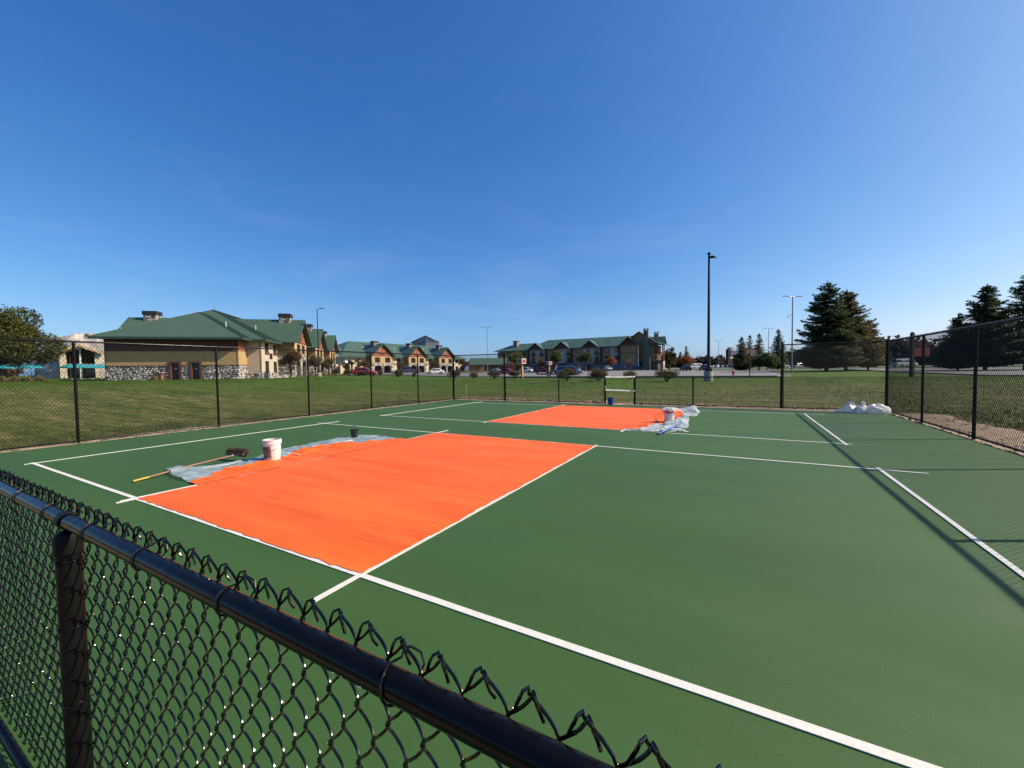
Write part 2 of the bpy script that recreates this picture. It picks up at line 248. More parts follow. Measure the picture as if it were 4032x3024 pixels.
class MB:
    def __init__(s): s.v = []; s.f = []
    def add(s, vs, fs):
        b = len(s.v); s.v += [tuple(q) for q in vs]; s.f += [tuple(i + b for i in q) for q in fs]; return s
    def box(s, x0, x1, y0, y1, z0, z1):
        return s.add([(x0, y0, z0), (x1, y0, z0), (x1, y1, z0), (x0, y1, z0), (x0, y0, z1), (x1, y0, z1), (x1, y1, z1), (x0, y1, z1)], [(0, 3, 2, 1), (4, 5, 6, 7), (0, 1, 5, 4), (1, 2, 6, 5), (2, 3, 7, 6), (3, 0, 4, 7)])
    def tube(s, pts, rad, k=8, cap=True):
        pts = [Vector(q) for q in pts]; n = len(pts); rr = rad if isinstance(rad, (list, tuple)) else [rad] * n; rings = []
        up = Vector((0, 0, 1))
        for i in range(n):
            t = (pts[min(i + 1, n - 1)] - pts[max(i - 1, 0)]).normalized()
            a = t.cross(up)
            if a.length < 1e-3: a = t.cross(Vector((1, 0, 0)))
            a.normalize(); b = t.cross(a).normalized()
            rings.append([pts[i] + (a * math.cos(2 * math.pi * j / k) + b * math.sin(2 * math.pi * j / k)) * rr[i] for j in range(k)])
        vs = [q for r in rings for q in r]; fs = []
        for i in range(n - 1):
            for j in range(k): fs.append((i * k + j, i * k + (j + 1) % k, (i + 1) * k + (j + 1) % k, (i + 1) * k + j))
        if cap: fs.append(tuple(range(k))[::1]); fs.append(tuple((n - 1) * k + j for j in range(k))[::-1])
        return s.add(vs, fs)
    def lathe(s, prof, k=24, c=(0, 0, 0)):
        vs = [(c[0] + r * math.cos(2 * math.pi * j / k), c[1] + r * math.sin(2 * math.pi * j / k), c[2] + z) for r, z in prof for j in range(k)]; fs = []
        for i in range(len(prof) - 1):
            for j in range(k): fs.append((i * k + j, i * k + (j + 1) % k, (i + 1) * k + (j + 1) % k, (i + 1) * k + j))
        return s.add(vs, fs)
    def mesh(s, name, sm=False):
        me = bpy.data.meshes.new(name); me.from_pydata(s.v, [], s.f); me.update()
        if sm:
            me.polygons.foreach_set('use_smooth', [True] * len(me.polygons)); me.set_sharp_from_angle(angle=R(40))
        return me
    def obj(s, name, m, parent=None, sm=False): return link(name, s.mesh(name, sm), parent, m)
def tag(o, label, cat, group=None, kind=None):
    o['label'] = label; o['category'] = cat
    if group: o['group'] = group
    if kind: o['kind'] = kind
    return o
def thing(name, label, cat, loc=(0, 0, 0), rz=0.0, group=None):
    o = bpy.data.objects.new(name, None); COL.objects.link(o); o.location = loc; o.rotation_euler = (0, 0, rz); o.empty_display_size = 0.2
    return tag(o, label, cat, group)
def struct(o, label=None, kind='structure'):
    o['kind'] = kind
    if label: o['label'] = label
    return o

# ------------------------------------------------------------------ ground, parking lots, kerbs
TL = -30.5                                                  # the car park runs along this direction
ct, st = math.cos(R(TL)), math.sin(R(TL))
def SN(s, n, dz=0.0):                                       # plan coordinates along / across the car park
    return G(s * ct - n * st, s * st + n * ct, dz)
def SNxy(s, n):
    a = s * ct - n * st; d = s * st + n * ct
    return CAM[0] + a * R2.x + d * F2.x, CAM[1] + a * R2.y + d * F2.y
S_LINES = np.unique(np.concatenate([np.linspace(-1400, -260, 20), np.arange(-240, -120, 10), np.arange(-120, 160, 2.0), np.arange(160, 300, 10), np.linspace(320, 1500, 20)]))
N_LINES = np.unique(np.concatenate([np.linspace(-120, -60, 7), np.arange(-60, 170, 2.0), [57.0, 141.0], np.arange(170, 330, 8), np.linspace(340, 1900, 26)]))
def sheet(name, m, s0, s1, n0, n1, dz):
    S = S_LINES[(S_LINES >= s0) & (S_LINES <= s1)]; N = N_LINES[(N_LINES >= n0) & (N_LINES <= n1)]
    SS, NN = np.meshgrid(S, N); x, y = SNxy(SS, NN); z = terr(x, y) + dz
    ns = len(S); v = np.stack([x.ravel(), y.ravel(), z.ravel()], 1); i = np.arange((len(N) - 1) * ns).reshape(-1, ns)[:, :-1].ravel()
    return link(name, npmesh(name, v, np.stack([i, i + 1, i + ns + 1, i + ns], 1), True), None, m)
struct(sheet('lawn_ground', 'lawn', -1400, 1500, -120, 1900, 0.0), 'mown lawn, dry near the courts and greener by the buildings')
struct(sheet('parking_lot', 'asphalt', -104, 4, 57, 141, 0.03), 'grey asphalt car park beyond the lawn')
struct(sheet('access_road', 'asphalt', 20, 158, 57, 141, 0.03), 'grey asphalt road beyond the corner of the courts')
struct(sheet('overflow_lot', 'asphalt', -60, 90, 210, 282, 0.03), 'distant asphalt car park in front of the tree line')
struct(sheet('cross_road', 'asphalt', 4, 20, 127, 141, 0.03), 'asphalt lane joining car park and road behind the spruces')
def kerb(name, pts):
    mb = MB()
    for (s0, n0), (s1, n1) in zip(pts[:-1], pts[1:]):
        L = math.hypot(s1 - s0, n1 - n0); k = max(1, int(L / 4)); 
        for i in range(k):
            A = SN(s0 + (s1 - s0) * i / k, n0 + (n1 - n0) * i / k); Bq = SN(s0 + (s1 - s0) * (i + 1) / k, n0 + (n1 - n0) * (i + 1) / k)
            dx, dy = Bq.x - A.x, Bq.y - A.y; l_ = math.hypot(dx, dy); ox, oy = -dy / l_ * 0.09, dx / l_ * 0.09
            mb.add([(A.x - ox, A.y - oy, A.z - 0.1), (A.x + ox, A.y + oy, A.z - 0.1), (A.x + ox, A.y + oy, A.z + 0.15), (A.x - ox, A.y - oy, A.z + 0.15), (Bq.x - ox, Bq.y - oy, Bq.z - 0.1), (Bq.x + ox, Bq.y + oy, Bq.z - 0.1), (Bq.x + ox, Bq.y + oy, Bq.z + 0.15), (Bq.x - ox, Bq.y - oy, Bq.z + 0.15)],
                   [(0, 1, 2, 3), (4, 7, 6, 5), (3, 2, 6, 7), (0, 3, 7, 4), (1, 5, 6, 2)])
    struct(mb.obj(name, 'concrete'))
kerb('kerb', [(-104, 57), (2.5, 57), (4, 59), (4, 127)]); kerb('kerb', [(158, 57), (21.5, 57), (20, 59), (20, 127)]); kerb('kerb', [(-104, 141), (158, 141)])
# parking bay lines of the lot, as thin painted strips
def bays(s0, s1, n, ln, step, name):
    mb = MB(); s = s0
    while s <= s1:
        q = [SN(s - 0.06, n, 0.036), SN(s + 0.06, n, 0.036), SN(s + 0.06, n + ln, 0.036), SN(s - 0.06, n + ln, 0.036)]; mb.add(q, [(0, 1, 2, 3)]); s += step
    o = mb.obj(name, 'white_tape'); struct(o, 'painted parking bay lines')
bays(-96, 0, 74, 5.2, 2.8, 'bay_lines'); bays(-96, 0, 100, 5.2, 2.8, 'bay_lines'); bays(-96, 0, 126, 5.2, 2.8, 'bay_lines')

# ------------------------------------------------------------------ the courts
XL, XR, YN, YB = -6.86, 11.24, -2.75, 15.92
FT = 0.3048
def flat(name, m, x0, x1, y0, y1, z, parent=None):
    return MB().add([(x0, y0, z), (x1, y0, z), (x1, y1, z), (x0, y1, z)], [(0, 1, 2, 3)]).obj(name, m, parent)
court = MB().box(XL, XR, YN, YB, -0.12, 0.0).obj('court_surface', 'court_green'); struct(court, 'fresh green acrylic court surface')
GAP = 27.92 * FT
def painted(name, x0, x1, y0, y1, wob):
    """rolled paint area with a slightly uneven edge"""
    nx = 120; ny = 160; rr = np.random.default_rng(3); ring = []
    def edge(p, q, k, nrm):
        out = []
        w = (np.convolve(rr.normal(0, 1, k + 8), np.ones(5) / 5, 'same')[4:k + 4] + 0.5 * np.sign(np.convolve(rr.normal(0, 1, k + 8), np.ones(9) / 9, 'same')[4:k + 4])) * wob
        for i in range(k): 
            t = i / k; out.append((p[0] + (q[0] - p[0]) * t + nrm[0] * w[i], p[1] + (q[1] - p[1]) * t + nrm[1] * w[i], 0.0135))
        return out
    ring += edge((x0, y0), (x1, y0), nx, (0, 1)); ring += edge((x1, y0), (x1, y1), ny, (1, 0)); ring += edge((x1, y1), (x0, y1), nx, (0, 1)); ring += edge((x0, y1), (x0, y0), ny, (1, 0))
    return MB().add(ring, [tuple(range(len(ring)))]).obj(name, 'orange_paint', court)
K0, K1 = 0.0, 14 * FT
o = painted('kitchen_paint', K0 + 0.008, K1 - 0.006, 0.006, 20 * FT - 0.006, 0.013); o['label'] = 'orange painted zone of the nearer court'
o = painted('kitchen_paint', K0 + 0.006, K1 - 0.004, GAP + 0.004, GAP + 20 * FT - 0.004, 0.013); o['label'] = 'orange painted zone of the farther court'
def tape(p, q, w, label, e0=0.0, e1=0.0, z=0.008):
    p = Vector((*p, 0)); q = Vector((*q, 0)); t = (q - p).normalized(); nn = Vector((-t.y, t.x, 0)); p -= t * e0; q += t * e1
    k = max(6, int((q - p).length / 0.35)); rr = random.Random(len(label)); L = []; Rr = []
    for i in range(k + 1):
        c = p + (q - p) * (i / k) + nn * rr.uniform(-0.0015, 0.0015); hw = w / 2 + rr.uniform(-0.001, 0.001); L.append(c + nn * hw); Rr.append(c - nn * hw)
    L[-1] += t * 0.012; Rr[0] -= t * 0.010
    vs = [(v.x, v.y, z) for v in L + Rr]; fs = [(k + 1 + i, k + 2 + i, i + 1, i) for i in range(k)]
    # the tape's thin edge
    vs += [(v.x, v.y, z - 0.006) for v in L + Rr]; m_ = 2 * (k + 1)
    fs += [(i, i + 1, m_ + i + 1, m_ + i) for i in range(k)] + [(k + 2 + i, k + 1 + i, m_ + k + 1 + i, m_ + k + 2 + i) for i in range(k)]
    return tag(MB().add(vs, fs).obj('masking_tape', 'white_tape'), label, 'tape', 'white masking tape lines')
xl, xr = -15 * FT, 29 * FT; w_ = 0.05
for nm, y0 in (('nearer', 0.0), ('farther', GAP)):
    y1 = y0 + 20 * FT
    tape((xl, y0), (xr, y0), w_ + (0.006 if y0 == 0 else 0), f'long white tape along the near side of the {nm} orange court', 0.10, 0.12, 0.008)
    tape((xl, y1), (xr, y1), w_, f'long white tape along the far side of the {nm} orange court', 0.30, 0.55, 0.008)
    tape((xl, y0), (xl, y1), w_, f'white tape at the building end of the {nm} court', 0.11 if y0 == 0 else 0.12, 0.55, 0.0115)
    tape((xr, y0), (xr, y1), w_, f'white tape of the {nm} court crossed by the fence rail shadow', 0.20, 0.10, 0.0115)
    tape((K0, y0), (K0, y1), w_, f'white tape on the bucket side of the {nm} orange zone' if y0 == 0 else f'white tape on the building side of the {nm} orange zone', 0.20, 0.45, 0.0115)
    tape((K1, y0), (K1, y1), w_, f'white tape on the open green side of the {nm} orange zone' if y0 == 0 else f'white tape beside the clear plastic at the {nm} orange zone', 0.42 if y0 == 0 else 0.3, 0.08, 0.0115)
tape((K0 - 0.045, -0.15), (K0 - 0.02, 0.75), 0.03, 'short doubled strip of white tape at the orange zone corner nearest the broom', 0, 0, 0.0145)

# bare earth round the courts
def dirt_strip():
    v = []; f = []
    sides = [((XL, YN - 1.5), (XL, YB), (-1, 0), 0.55), ((XL - 0.0, YB), (XR, YB), (0, 1), 0.75), ((XR, YB), (XR, YN - 1.5), (1, 0), 1.7), ((XR + 1.2, YN), (XL - 0.5, YN), (0, -1), 2.4)]
    rr = np.random.default_rng(8)
    for (p, q, nrm, wid) in sides:
        L = math.hypot(q[0] - p[0], q[1] - p[1]); k = int(L / 0.16); m_ = 9; b = len(v)
        wv = np.convolve(rr.normal(0, 1, k + 21), np.ones(8) / 8, 'same')[10:k + 11]
        for i in range(k + 1):
            t = i / k; ww = wid * (1 + 0.42 * wv[i])
            for j in range(m_):
                s = j / (m_ - 1); o_ = -0.02 + ww * s
                z = (-0.02 + 0.03 * rr.random() * (0.2 if j == 0 else 1) + 0.02 * math.sin(s * 3.1)) if j < m_ - 1 else -0.10
                v.append((p[0] + (q[0] - p[0]) * t + nrm[0] * o_ + rr.normal(0, 0.012) * (j > 0), p[1] + (q[1] - p[1]) * t + nrm[1] * o_ + rr.normal(0, 0.012) * (j > 0), z))
        for i in range(k):
            for j in range(m_ - 1): f.append((b + i * m_ + j, b + (i + 1) * m_ + j, b + (i + 1) * m_ + j + 1, b + i * m_ + j + 1))
    # corner fills
    for cx, cy, r_ in ((XL, YB, 0.6), (XR, YB, 1.1)):
        b = len(v); v.append((cx, cy, -0.01)); 
        for j in range(25): v.append((cx + r_ * math.cos(j * math.pi / 12), cy + r_ * math.sin(j * math.pi / 12), -0.07))
        for j in range(24): f.append((b, b + 1 + j, b + 2 + j, b))
    f4 = [q for q in f if q[0] != q[3]]; me = bpy.data.meshes.new('dirt_strip'); me.from_pydata(v, [], [q if q[0] != q[3] else q[:3] for q in f]); me.polygons.foreach_set('use_smooth', [True] * len(me.polygons)); me.update()
    struct(link('dirt_strip', me, None, 'dirt'), 'strip of bare tan earth around the courts')
    # loose clods
    P = []
    for i in range(4200):
        u = rr.random()
        if u < 0.62: xx = rr.uniform(XL - 0.5, XR); P.append((xx, YB + 0.15 + abs(rr.normal(0.62, 0.20)), rr.uniform(0.02, 0.07) * (1 + 0.9 * max(0, math.sin(xx * 1.9) * math.sin(xx * 0.63 + 1)))))
        elif u < 0.76: P.append((XL - abs(rr.normal(0.25, 0.2)), rr.uniform(-1, YB), rr.uniform(0.01, 0.04)))
        else: P.append((XR + abs(rr.normal(0.8, 0.6)), rr.uniform(2, YB), rr.uniform(0.01, 0.04)))
    vv = []; ff = []; base = np.array([(1, 0, 0), (0, 1, 0), (-1, 0, 0), (0, -1, 0), (0, 0, 1), (0, 0, -0.6)]); fc = [(0, 1, 4), (1, 2, 4), (2, 3, 4), (3, 0, 4), (1, 0, 5), (2, 1, 5), (3, 2, 5), (0, 3, 5)]
    for x, y, s in P:
        b = len(vv); jit = base * rr.uniform(0.6, 1.3, (6, 3)) * s * np.array([1.3, 1.3, 0.8]); ca, sa = math.cos(x * 9), math.sin(x * 9)
        vv += [(x + q[0] * ca - q[1] * sa, y + q[0] * sa + q[1] * ca, 0.0 + q[2]) for q in jit]; ff += [(b + i, b + j, b + k) for i, j, k in fc]
    o = link('soil_clods', npmesh('soil_clods', vv, ff, True), None, 'clod'); struct(o, 'loose soil clods and stones along the fence', 'stuff')
dirt_strip()

def grass():
    """short turf blades, densest where the lawn is near"""
    n = 330000; rr = np.random.default_rng(21)
    d = 8 + 46 * rr.random(n) ** 1.5; a = d * rr.uniform(-1.38, 1.36, n)
    x = CAM[0] + a * R2.x + d * F2.x; y = CAM[1] + a * R2.y + d * F2.y
    wl_ = 0.35 + 0.35 * np.sin(y * 2.3) * np.sin(y * 0.71); 
    ok = (x < XL - 0.35 - 0.3 * rr.random(n) ) | (y > YB + 0.75 + 0.35 * np.sin(x * 1.7) ** 2) | (x > XR + 1.5 + 0.6 * rr.random(n))
    aa = x * 0; s_ = (a * ct + d * st); n_ = (-a * st + d * ct); ok &= (n_ < 56.8)
    x, y, d = x[ok], y[ok], d[ok]; n = len(x); z = terr(x, y) - 0.005
    h = rr.uniform(0.025, 0.055, n) * (1 + 0.006 * d) * np.where((np.abs(x - XL) < 1.3) | ((y > YB) & (y < YB + 1.9)) | ((x > XR) & (x < XR + 2.6)), 1 + 0.8 * rr.random(n), 1.0); w = rr.uniform(0.003, 0.007, n) * (1 + 0.03 * d); th = rr.uniform(0, 2 * math.pi, n); lx, ly = rr.normal(0, 0.5, n) * h, rr.normal(0, 0.5, n) * h
    v = np.stack([np.stack([x - w * np.cos(th), y - w * np.sin(th), z], 1), np.stack([x + w * np.cos(th), y + w * np.sin(th), z], 1), np.stack([x + lx, y + ly, z + h], 1)], 1).reshape(-1, 3)
    o = link('grass_blades', npmesh('grass_blades', v, np.arange(3 * n).reshape(-1, 3)), None, 'lawn'); struct(o, 'short lawn grass outside the fences', 'stuff')
grass()

# ------------------------------------------------------------------ chain-link fences
PIT = 0.0359; HH = 0.098
def far_mesh(L, z0, z1, r=0.0033):
    """woven diamond mesh of a fence run of length L, wires as three-sided rods (x along, z up)"""
    nw = int(L / PIT); nz = int((z1 - z0) / (HH / 2)) + 1
    i = np.arange(nw)[:, None]; j = np.arange(nz)[None, :]
    x = (i + ((i + j) % 2)) * PIT; z = z0 + j * HH / 2 + 0 * i; y = np.where((i + j) % 2 == 0, 0.0035, -0.0035)
    ang = np.array([0.5, 2.6, 4.7]); v = np.empty((nw, nz, 3, 3), np.float32)
    for k in range(3): v[:, :, k, 0] = x + 1.35 * r * math.cos(ang[k]); v[:, :, k, 1] = y + r * math.sin(ang[k]); v[:, :, k, 2] = z
    b = ((np.arange(nw)[:, None] * nz + np.arange(nz - 1)[None, :]) * 3).ravel(); F = []
    for k in range(3): F.append(np.stack([b + k, b + (k + 1) % 3, b + 3 + (k + 1) % 3, b + 3 + k], 1))
    return npmesh('wire_mesh', v.reshape(-1, 3), np.concatenate(F), False)
def cyl(p, q, r, name, m, parent, k=14):
    return MB().tube([p, q], r, k).obj(name, m, parent, True)
def fence(label, p, q, h, posts, tall=(), rp=0.03, rail=0.021, post_h=None, wires=True, skip=()):
    """posts: distances along the run; tall: those that are terminal posts with a dome cap"""
    p = Vector((*p, 0)); q = Vector((*q, 0)); t = q - p; L = t.length; rz = math.atan2(t.y, t.x)
    root = thing('chain_link_fence', label, 'fence', p, rz, 'black chain-link fences around the courts')
    for s in posts:
        term = s in tall; r_ = 0.038 if term else rp; ph = (post_h or {}).get(s, h + (0.07 if term else -0.03))
        o = MB().tube([(s, 0.0, -0.1), (s, 0.0, ph)], r_, 14).obj('post', 'black_post', root, True)
        MB().lathe([(r_ + 0.004, ph - 0.05), (r_ + 0.004, ph), (r_ * 0.8, ph + 0.022), (0.001, ph + 0.034)], 14, (s, 0, 0)).obj('post_cap', 'black_post', o, True)
    segs = sorted(set([0.0, L] + [s for pr in skip for s in pr])); runs = [(a, b) for a, b in zip(segs[:-1], segs[1:]) if (a, b) not in skip]
    for a, b in runs:
        cyl((a, 0, h), (b, 0, h), rail, 'top_rail', 'black_vinyl', root); cyl((a, 0, 0.055), (b, 0, 0.055), rail * 0.86, 'bottom_rail', 'black_vinyl', root)
        if wires:
            w = link('wire_mesh', far_mesh(b - a, 0.03, h + 0.05), root, 'wire_far'); w.location = (a, -0.027, 0); w['kind'] = 'stuff'
        for s_ in (a + 0.05, b - 0.05): MB().box(s_ - 0.009, s_ + 0.009, -0.03, -0.022, 0.05, h).obj('tension_bar', 'black_post', root)
    return root
LY = [1.19 - 2.95, 1.19, 4.22, 7.22, 10.15, 13.08, 15.95]
fence('tall black chain-link fence in front of the green-roofed lodge', (-6.97, 15.95), (-6.97, -1.79), 2.44, [15.95 - y for y in LY], (0.0, 15.95 - LY[0]))
fence('short tall-height chain-link section at the far corner near the white sedan', (-6.97, 15.97), (-3.71, 16.02), 2.44, [3.26], (3.26,))
bx0 = -3.71; bl = 8.32 + 3.71
fence('low waist-high chain-link fence with the open gateway', (-3.71, 16.03), (8.32, 16.30), 1.22, [-0.73 - bx0, 1.54 - bx0, 2.85 - bx0, 5.23 - bx0], (1.54 - bx0, 2.85 - bx0), skip=((1.54 - bx0, 2.85 - bx0),))
fence('tall chain-link section behind the white bundle, under the big spruces', (8.32, 16.31), (11.36, 16.36), 2.44, [0.0, 3.04], (0.0, 3.04))
fence('tall black chain-link fence whose shadow falls across the courts', (11.36, 16.34), (11.36, -1.79), 2.44, [16.34 - y for y in (13.24, 10.35, 7.4, 4.45, 1.5, -1.79)], (16.34 + 1.79,), rail=0.025)

# the near fence, wire by wire
NY = -1.79; NR = 1.192
def picket(phase, ztop, z0=0.03, A=0.0065, r=0.0025, k=7, seed=0):
    """one woven wire of the near fence, a flattened spiral with its knuckled end"""
    P = []; nzg = int((ztop - z0) / (HH / 2)); sub = 8
    for j in range(nzg * sub + 1):
        t = (nzg * sub - j) / sub                                     # half periods below the top bend
        m_ = t % 2; tri = m_ if m_ <= 1 else 2 - m_                 # 0 at the joined side, 1 at the other
        s = tri + 0.055 * math.sin(2 * math.pi * tri) * -1
        over = 0.0030 * math.cos(math.pi * t)
        xx = PIT * s; 
        P.append((xx - over, A * math.sin(math.pi * t), ztop - t * HH / 2))
    P = [(-(x) if phase else x, (-y if phase else y), z) for x, y, z in P]      # side 0 is the shared knuckle at x = 0
    sg = 1 if phase else -1; rj = random.Random(seed * 7 + phase); P = [(x + 0.0007 * math.sin(z * 23 + seed * 2.1) + rj.gauss(0, 0.00022), y + 0.0012 * math.sin(z * 9 + seed * 1.7), z) for x, y, z in P]
    x, y, z = P[-1]
    jt = rj.uniform(-0.002, 0.002); tail = [(sg * 0.004, -0.002 * sg, ztop + 0.0045), (sg * 0.0085, -0.0065, ztop + 0.0035), (sg * 0.0115, -0.0085, ztop - 0.004), (sg * 0.016, -0.0075, ztop - 0.014), (sg * 0.0205 + jt, -0.006 + jt, ztop - 0.0245 + jt)]
    P += tail
    return MB().tube(P, r, k)
near = thing('chain_link_fence', 'low black chain-link fence with glossy top rail in the foreground', 'fence', (0, NY, 0), 0.0, 'black chain-link fences around the courts')
ZT = 1.237
pm = {(ph, v): picket(ph, ZT, seed=v).mesh('mesh_wire', True) for ph in (0, 1) for v in range(4)}
for m_ in pm.values(): m_.materials.append(MATS['wire_vinyl'])
XW0 = 2.60
for i in range(0, 86):
    xk = XW0 + i * 2 * PIT
    for ph in (0, 1):
        w = link('mesh_wire', pm[(ph, (i * 5 + i // 3) % 4)], near); w.location = (xk, 0.029 + 0.0012 * math.sin(i * 0.9), 0.0015 * math.sin(i * 1.7))
for a, b in ((-6.97, XW0 - 0.04), (XW0 + 86 * 2 * PIT - 0.03, 11.36)):
    w = link('wire_mesh', far_mesh(b - a, 0.03, ZT - 0.02), near, 'wire_far'); w.location = (a, 0.029, 0); w['kind'] = 'stuff'
cyl((-6.97, 0, NR), (11.36, 0, NR), 0.0215, 'top_rail', 'black_vinyl', near, 32)
cyl((-6.97, 0, 0.06), (11.36, 0, 0.06), 0.018, 'bottom_rail', 'black_vinyl', near, 16)
for x in (-3.75, -0.8, 2.14, 5.09, 8.04):
    o = MB().tube([(x, 0, -0.1), (x, 0, 1.135)], 0.0302, 24).obj('post', 'black_post', near, True)
    mb = MB().lathe([(0.034, 1.09), (0.034, 1.14), (0.030, 1.152), (0.012, 1.162), (0.001, 1.163)], 24, (x, 0, 0)); mb.obj('post_cap', 'black_post', o, True)
    ring = [(x - 0.0, 0.0265 * math.cos(t), NR + 0.0265 * math.sin(t)) for t in np.linspace(0, 2 * math.pi, 25)]
    lo = MB().lathe([(0.0238, -0.017), (0.0262, -0.015), (0.0262, 0.015), (0.0238, 0.017)], 28).obj('cap_loop', 'black_post', o, True); lo.rotation_euler = (0, math.pi / 2, 0); lo.location = (x, 0, NR)
    for zz in (0.35, 0.62, 0.86, 1.07):
        pts = [(x + 0.0335 * math.cos(t), 0.0335 * math.sin(t), zz + 0.003 * math.sin(t)) for t in np.linspace(-math.pi - 0.25, 0.25, 20)] + [(x + 0.036, 0.022, zz + 0.004), (x + 0.043, 0.031, zz + 0.010)]
        MB().tube(pts, 0.0019, 6).obj('post_tie', 'tie_wire', near, True)
for x in (2.9, 3.5, 4.1, 4.588, 4.93, 5.293, 5.638, 6.03, 6.478, 6.95, 7.5, 8.3):
    rr = random.Random(int(x * 100)); th0 = 1.2 + rr.uniform(-.1, .1)
    pts = [(x + 0.006 * (t - 2), 0.0242 * math.cos(t), NR + 0.0242 * math.sin(t)) for t in np.linspace(th0, th0 + 4.4, 30)]
    pts = [(x - 0.012, 0.045, NR + 0.027), (x - 0.004, 0.034, NR + 0.03), (x + 0.004, 0.02, NR + 0.0262)] + pts + [(x + 0.026, 0.03, NR - 0.004), (x + 0.030, 0.04, NR + 0.012), (x + 0.022, 0.042, NR + 0.026), (x + 0.008, 0.036, NR + 0.034), (x - 0.004, 0.026, NR + 0.034)]
    MB().tube(pts, 0.002, 8).obj('rail_tie', 'tie_wire', near, True)

# ------------------------------------------------------------------ things lying on the courts
def pail(name, label, x, y, h, r0, r1, m, rz=0.0, handle='down', label_part=False, drip=False, bands=True, grp=None):
    root = thing(name, label, 'bucket', (x, y, 0.012), rz, grp)
    k = 36; rt = r1
    prof = [(0.001, 0.0), (r0 - 0.006, 0.0), (r0, 0.008), (r1 - 0.004, h * 0.80)]
    if bands: prof += [(r1 + 0.008, h * 0.80), (r1 + 0.008, h * 0.845), (r1, h * 0.85), (r1 + 0.001, h * 0.90), (r1 + 0.006, h * 0.905), (r1 + 0.006, h * 0.93), (r1 + 0.001, h * 0.935)]
    prof += [(r1 + 0.002, h - 0.014), (r1 + 0.007, h - 0.012), (r1 + 0.007, h), (r1 - 0.003, h)]
    MB().lathe(prof, k).obj('body', m, root, True)
    MB().lathe([(r1 - 0.003, h - 0.001), (r1 - 0.006, h * 0.7), (r0 - 0.004, 0.02), (0.001, 0.018)], k).obj('inside', 'pail_inside' if m != 'pail_black' and m != 'pail_blue' else m, root, True)
    zz = h * 0.87; R_ = r1 + 0.012
    if handle == 'down': pts = [(R_ * math.sin(t), -R_ * math.cos(t) * 0.98 - 0.004, zz - 0.15 * h / 0.37 * (1 - abs(t) / (math.pi / 2)) ** 0.6) for t in np.linspace(-math.pi / 2, math.pi / 2, 18)]
    else: pts = [(R_ * math.sin(t), -0.02 * math.cos(t), zz + 0.125 * math.cos(t)) for t in np.linspace(-math.pi / 2, math.pi / 2, 18)]
    MB().tube(pts, 0.0028, 6).obj('handle', 'tie_wire' if m != 'pail_black' else 'pail_black', root, True)
    for s in (-1, 1): e = MB().lathe([(0.014, -0.008), (0.014, 0.008), (0.001, 0.009)], 10).obj('handle_ear', m, root, True); e.location = (s * (r1 + 0.004), 0, zz); e.rotation_euler = (0, s * math.pi / 2, 0)
    def patch(nm, a0, a1, z0, z1, mm, off=0.0015, par=root):
        vs = []; kk = 12
        for i in range(kk + 1):
            a = a0 + (a1 - a0) * i / kk
            for z in (z0, z1): rr_ = r0 + (r1 - r0) * z / (h * 0.8) + off; vs.append((rr_ * math.cos(a), rr_ * math.sin(a), z))
        return MB().add(vs, [(2 * i, 2 * i + 2, 2 * i + 3, 2 * i + 1) for i in range(kk)]).obj(nm, mm, par, True)
    if label_part:
        L = patch('paper_label', -2.9, -1.45, h * 0.13, h * 0.70, 'pail_label')
        patch('label_band', -2.88, -1.43, h * 0.13, h * 0.24, 'label_black', 0.0025, L)
        for a0, a1, z0, z1 in ((-2.85, -2.35, 0.58, 0.63), (-2.2, -1.75, 0.60, 0.63), (-1.95, -1.7, 0.52, 0.55), (-2.8, -2.4, 0.47, 0.49), (-2.2, -1.6, 0.42, 0.435), (-2.8, -1.7, 0.33, 0.338)): patch('label_print', a0, a1, h * z0, h * z1, 'label_black', 0.0025, L)
        patch('label_stripe', -1.98, -1.5, h * 0.17, h * 0.20, 'pail_white', 0.0035, L)
    if drip:
        rr = random.Random(4)
        mb = MB(); k2 = 30
        vs = []; 
        for i in range(k2 + 1):
            a = 2 * math.pi * i / k2; d_ = h * (0.86 - rr.random() * 0.16); R3 = r1 + 0.0105
            vs += [(R3 * math.cos(a), R3 * math.sin(a), h + 0.001), (R3 * math.cos(a), R3 * math.sin(a), d_)]
        mb.add(vs, [(2 * i, 2 * i + 1, 2 * i + 3, 2 * i + 2) for i in range(k2)]).obj('paint_drips', 'red_drip', root, True)
    return root
pail('paint_bucket', 'large white open bucket with a pink label on the plastic sheet', -0.69, 2.19, 0.385, 0.130, 0.150, 'pail_white', R(RA + 14), label_part=True, grp='paint buckets')
pail('paint_pail', 'small black pail with raised handle at the end of the plastic sheet', -1.39, 4.62, 0.195, 0.072, 0.090, 'pail_black', R(RA), 'up', bands=False, grp='paint buckets')
pail('paint_bucket', 'white bucket with red paint drips on the clear plastic', 5.12, 10.41, 0.385, 0.130, 0.150, 'pail_white', R(RA + 160), drip=True, grp='paint buckets')
pail('blue_bucket', 'blue bucket standing beside the gateway post', 1.83, 16.0, 0.31, 0.115, 0.135, 'pail_blue', R(20), grp='paint buckets')

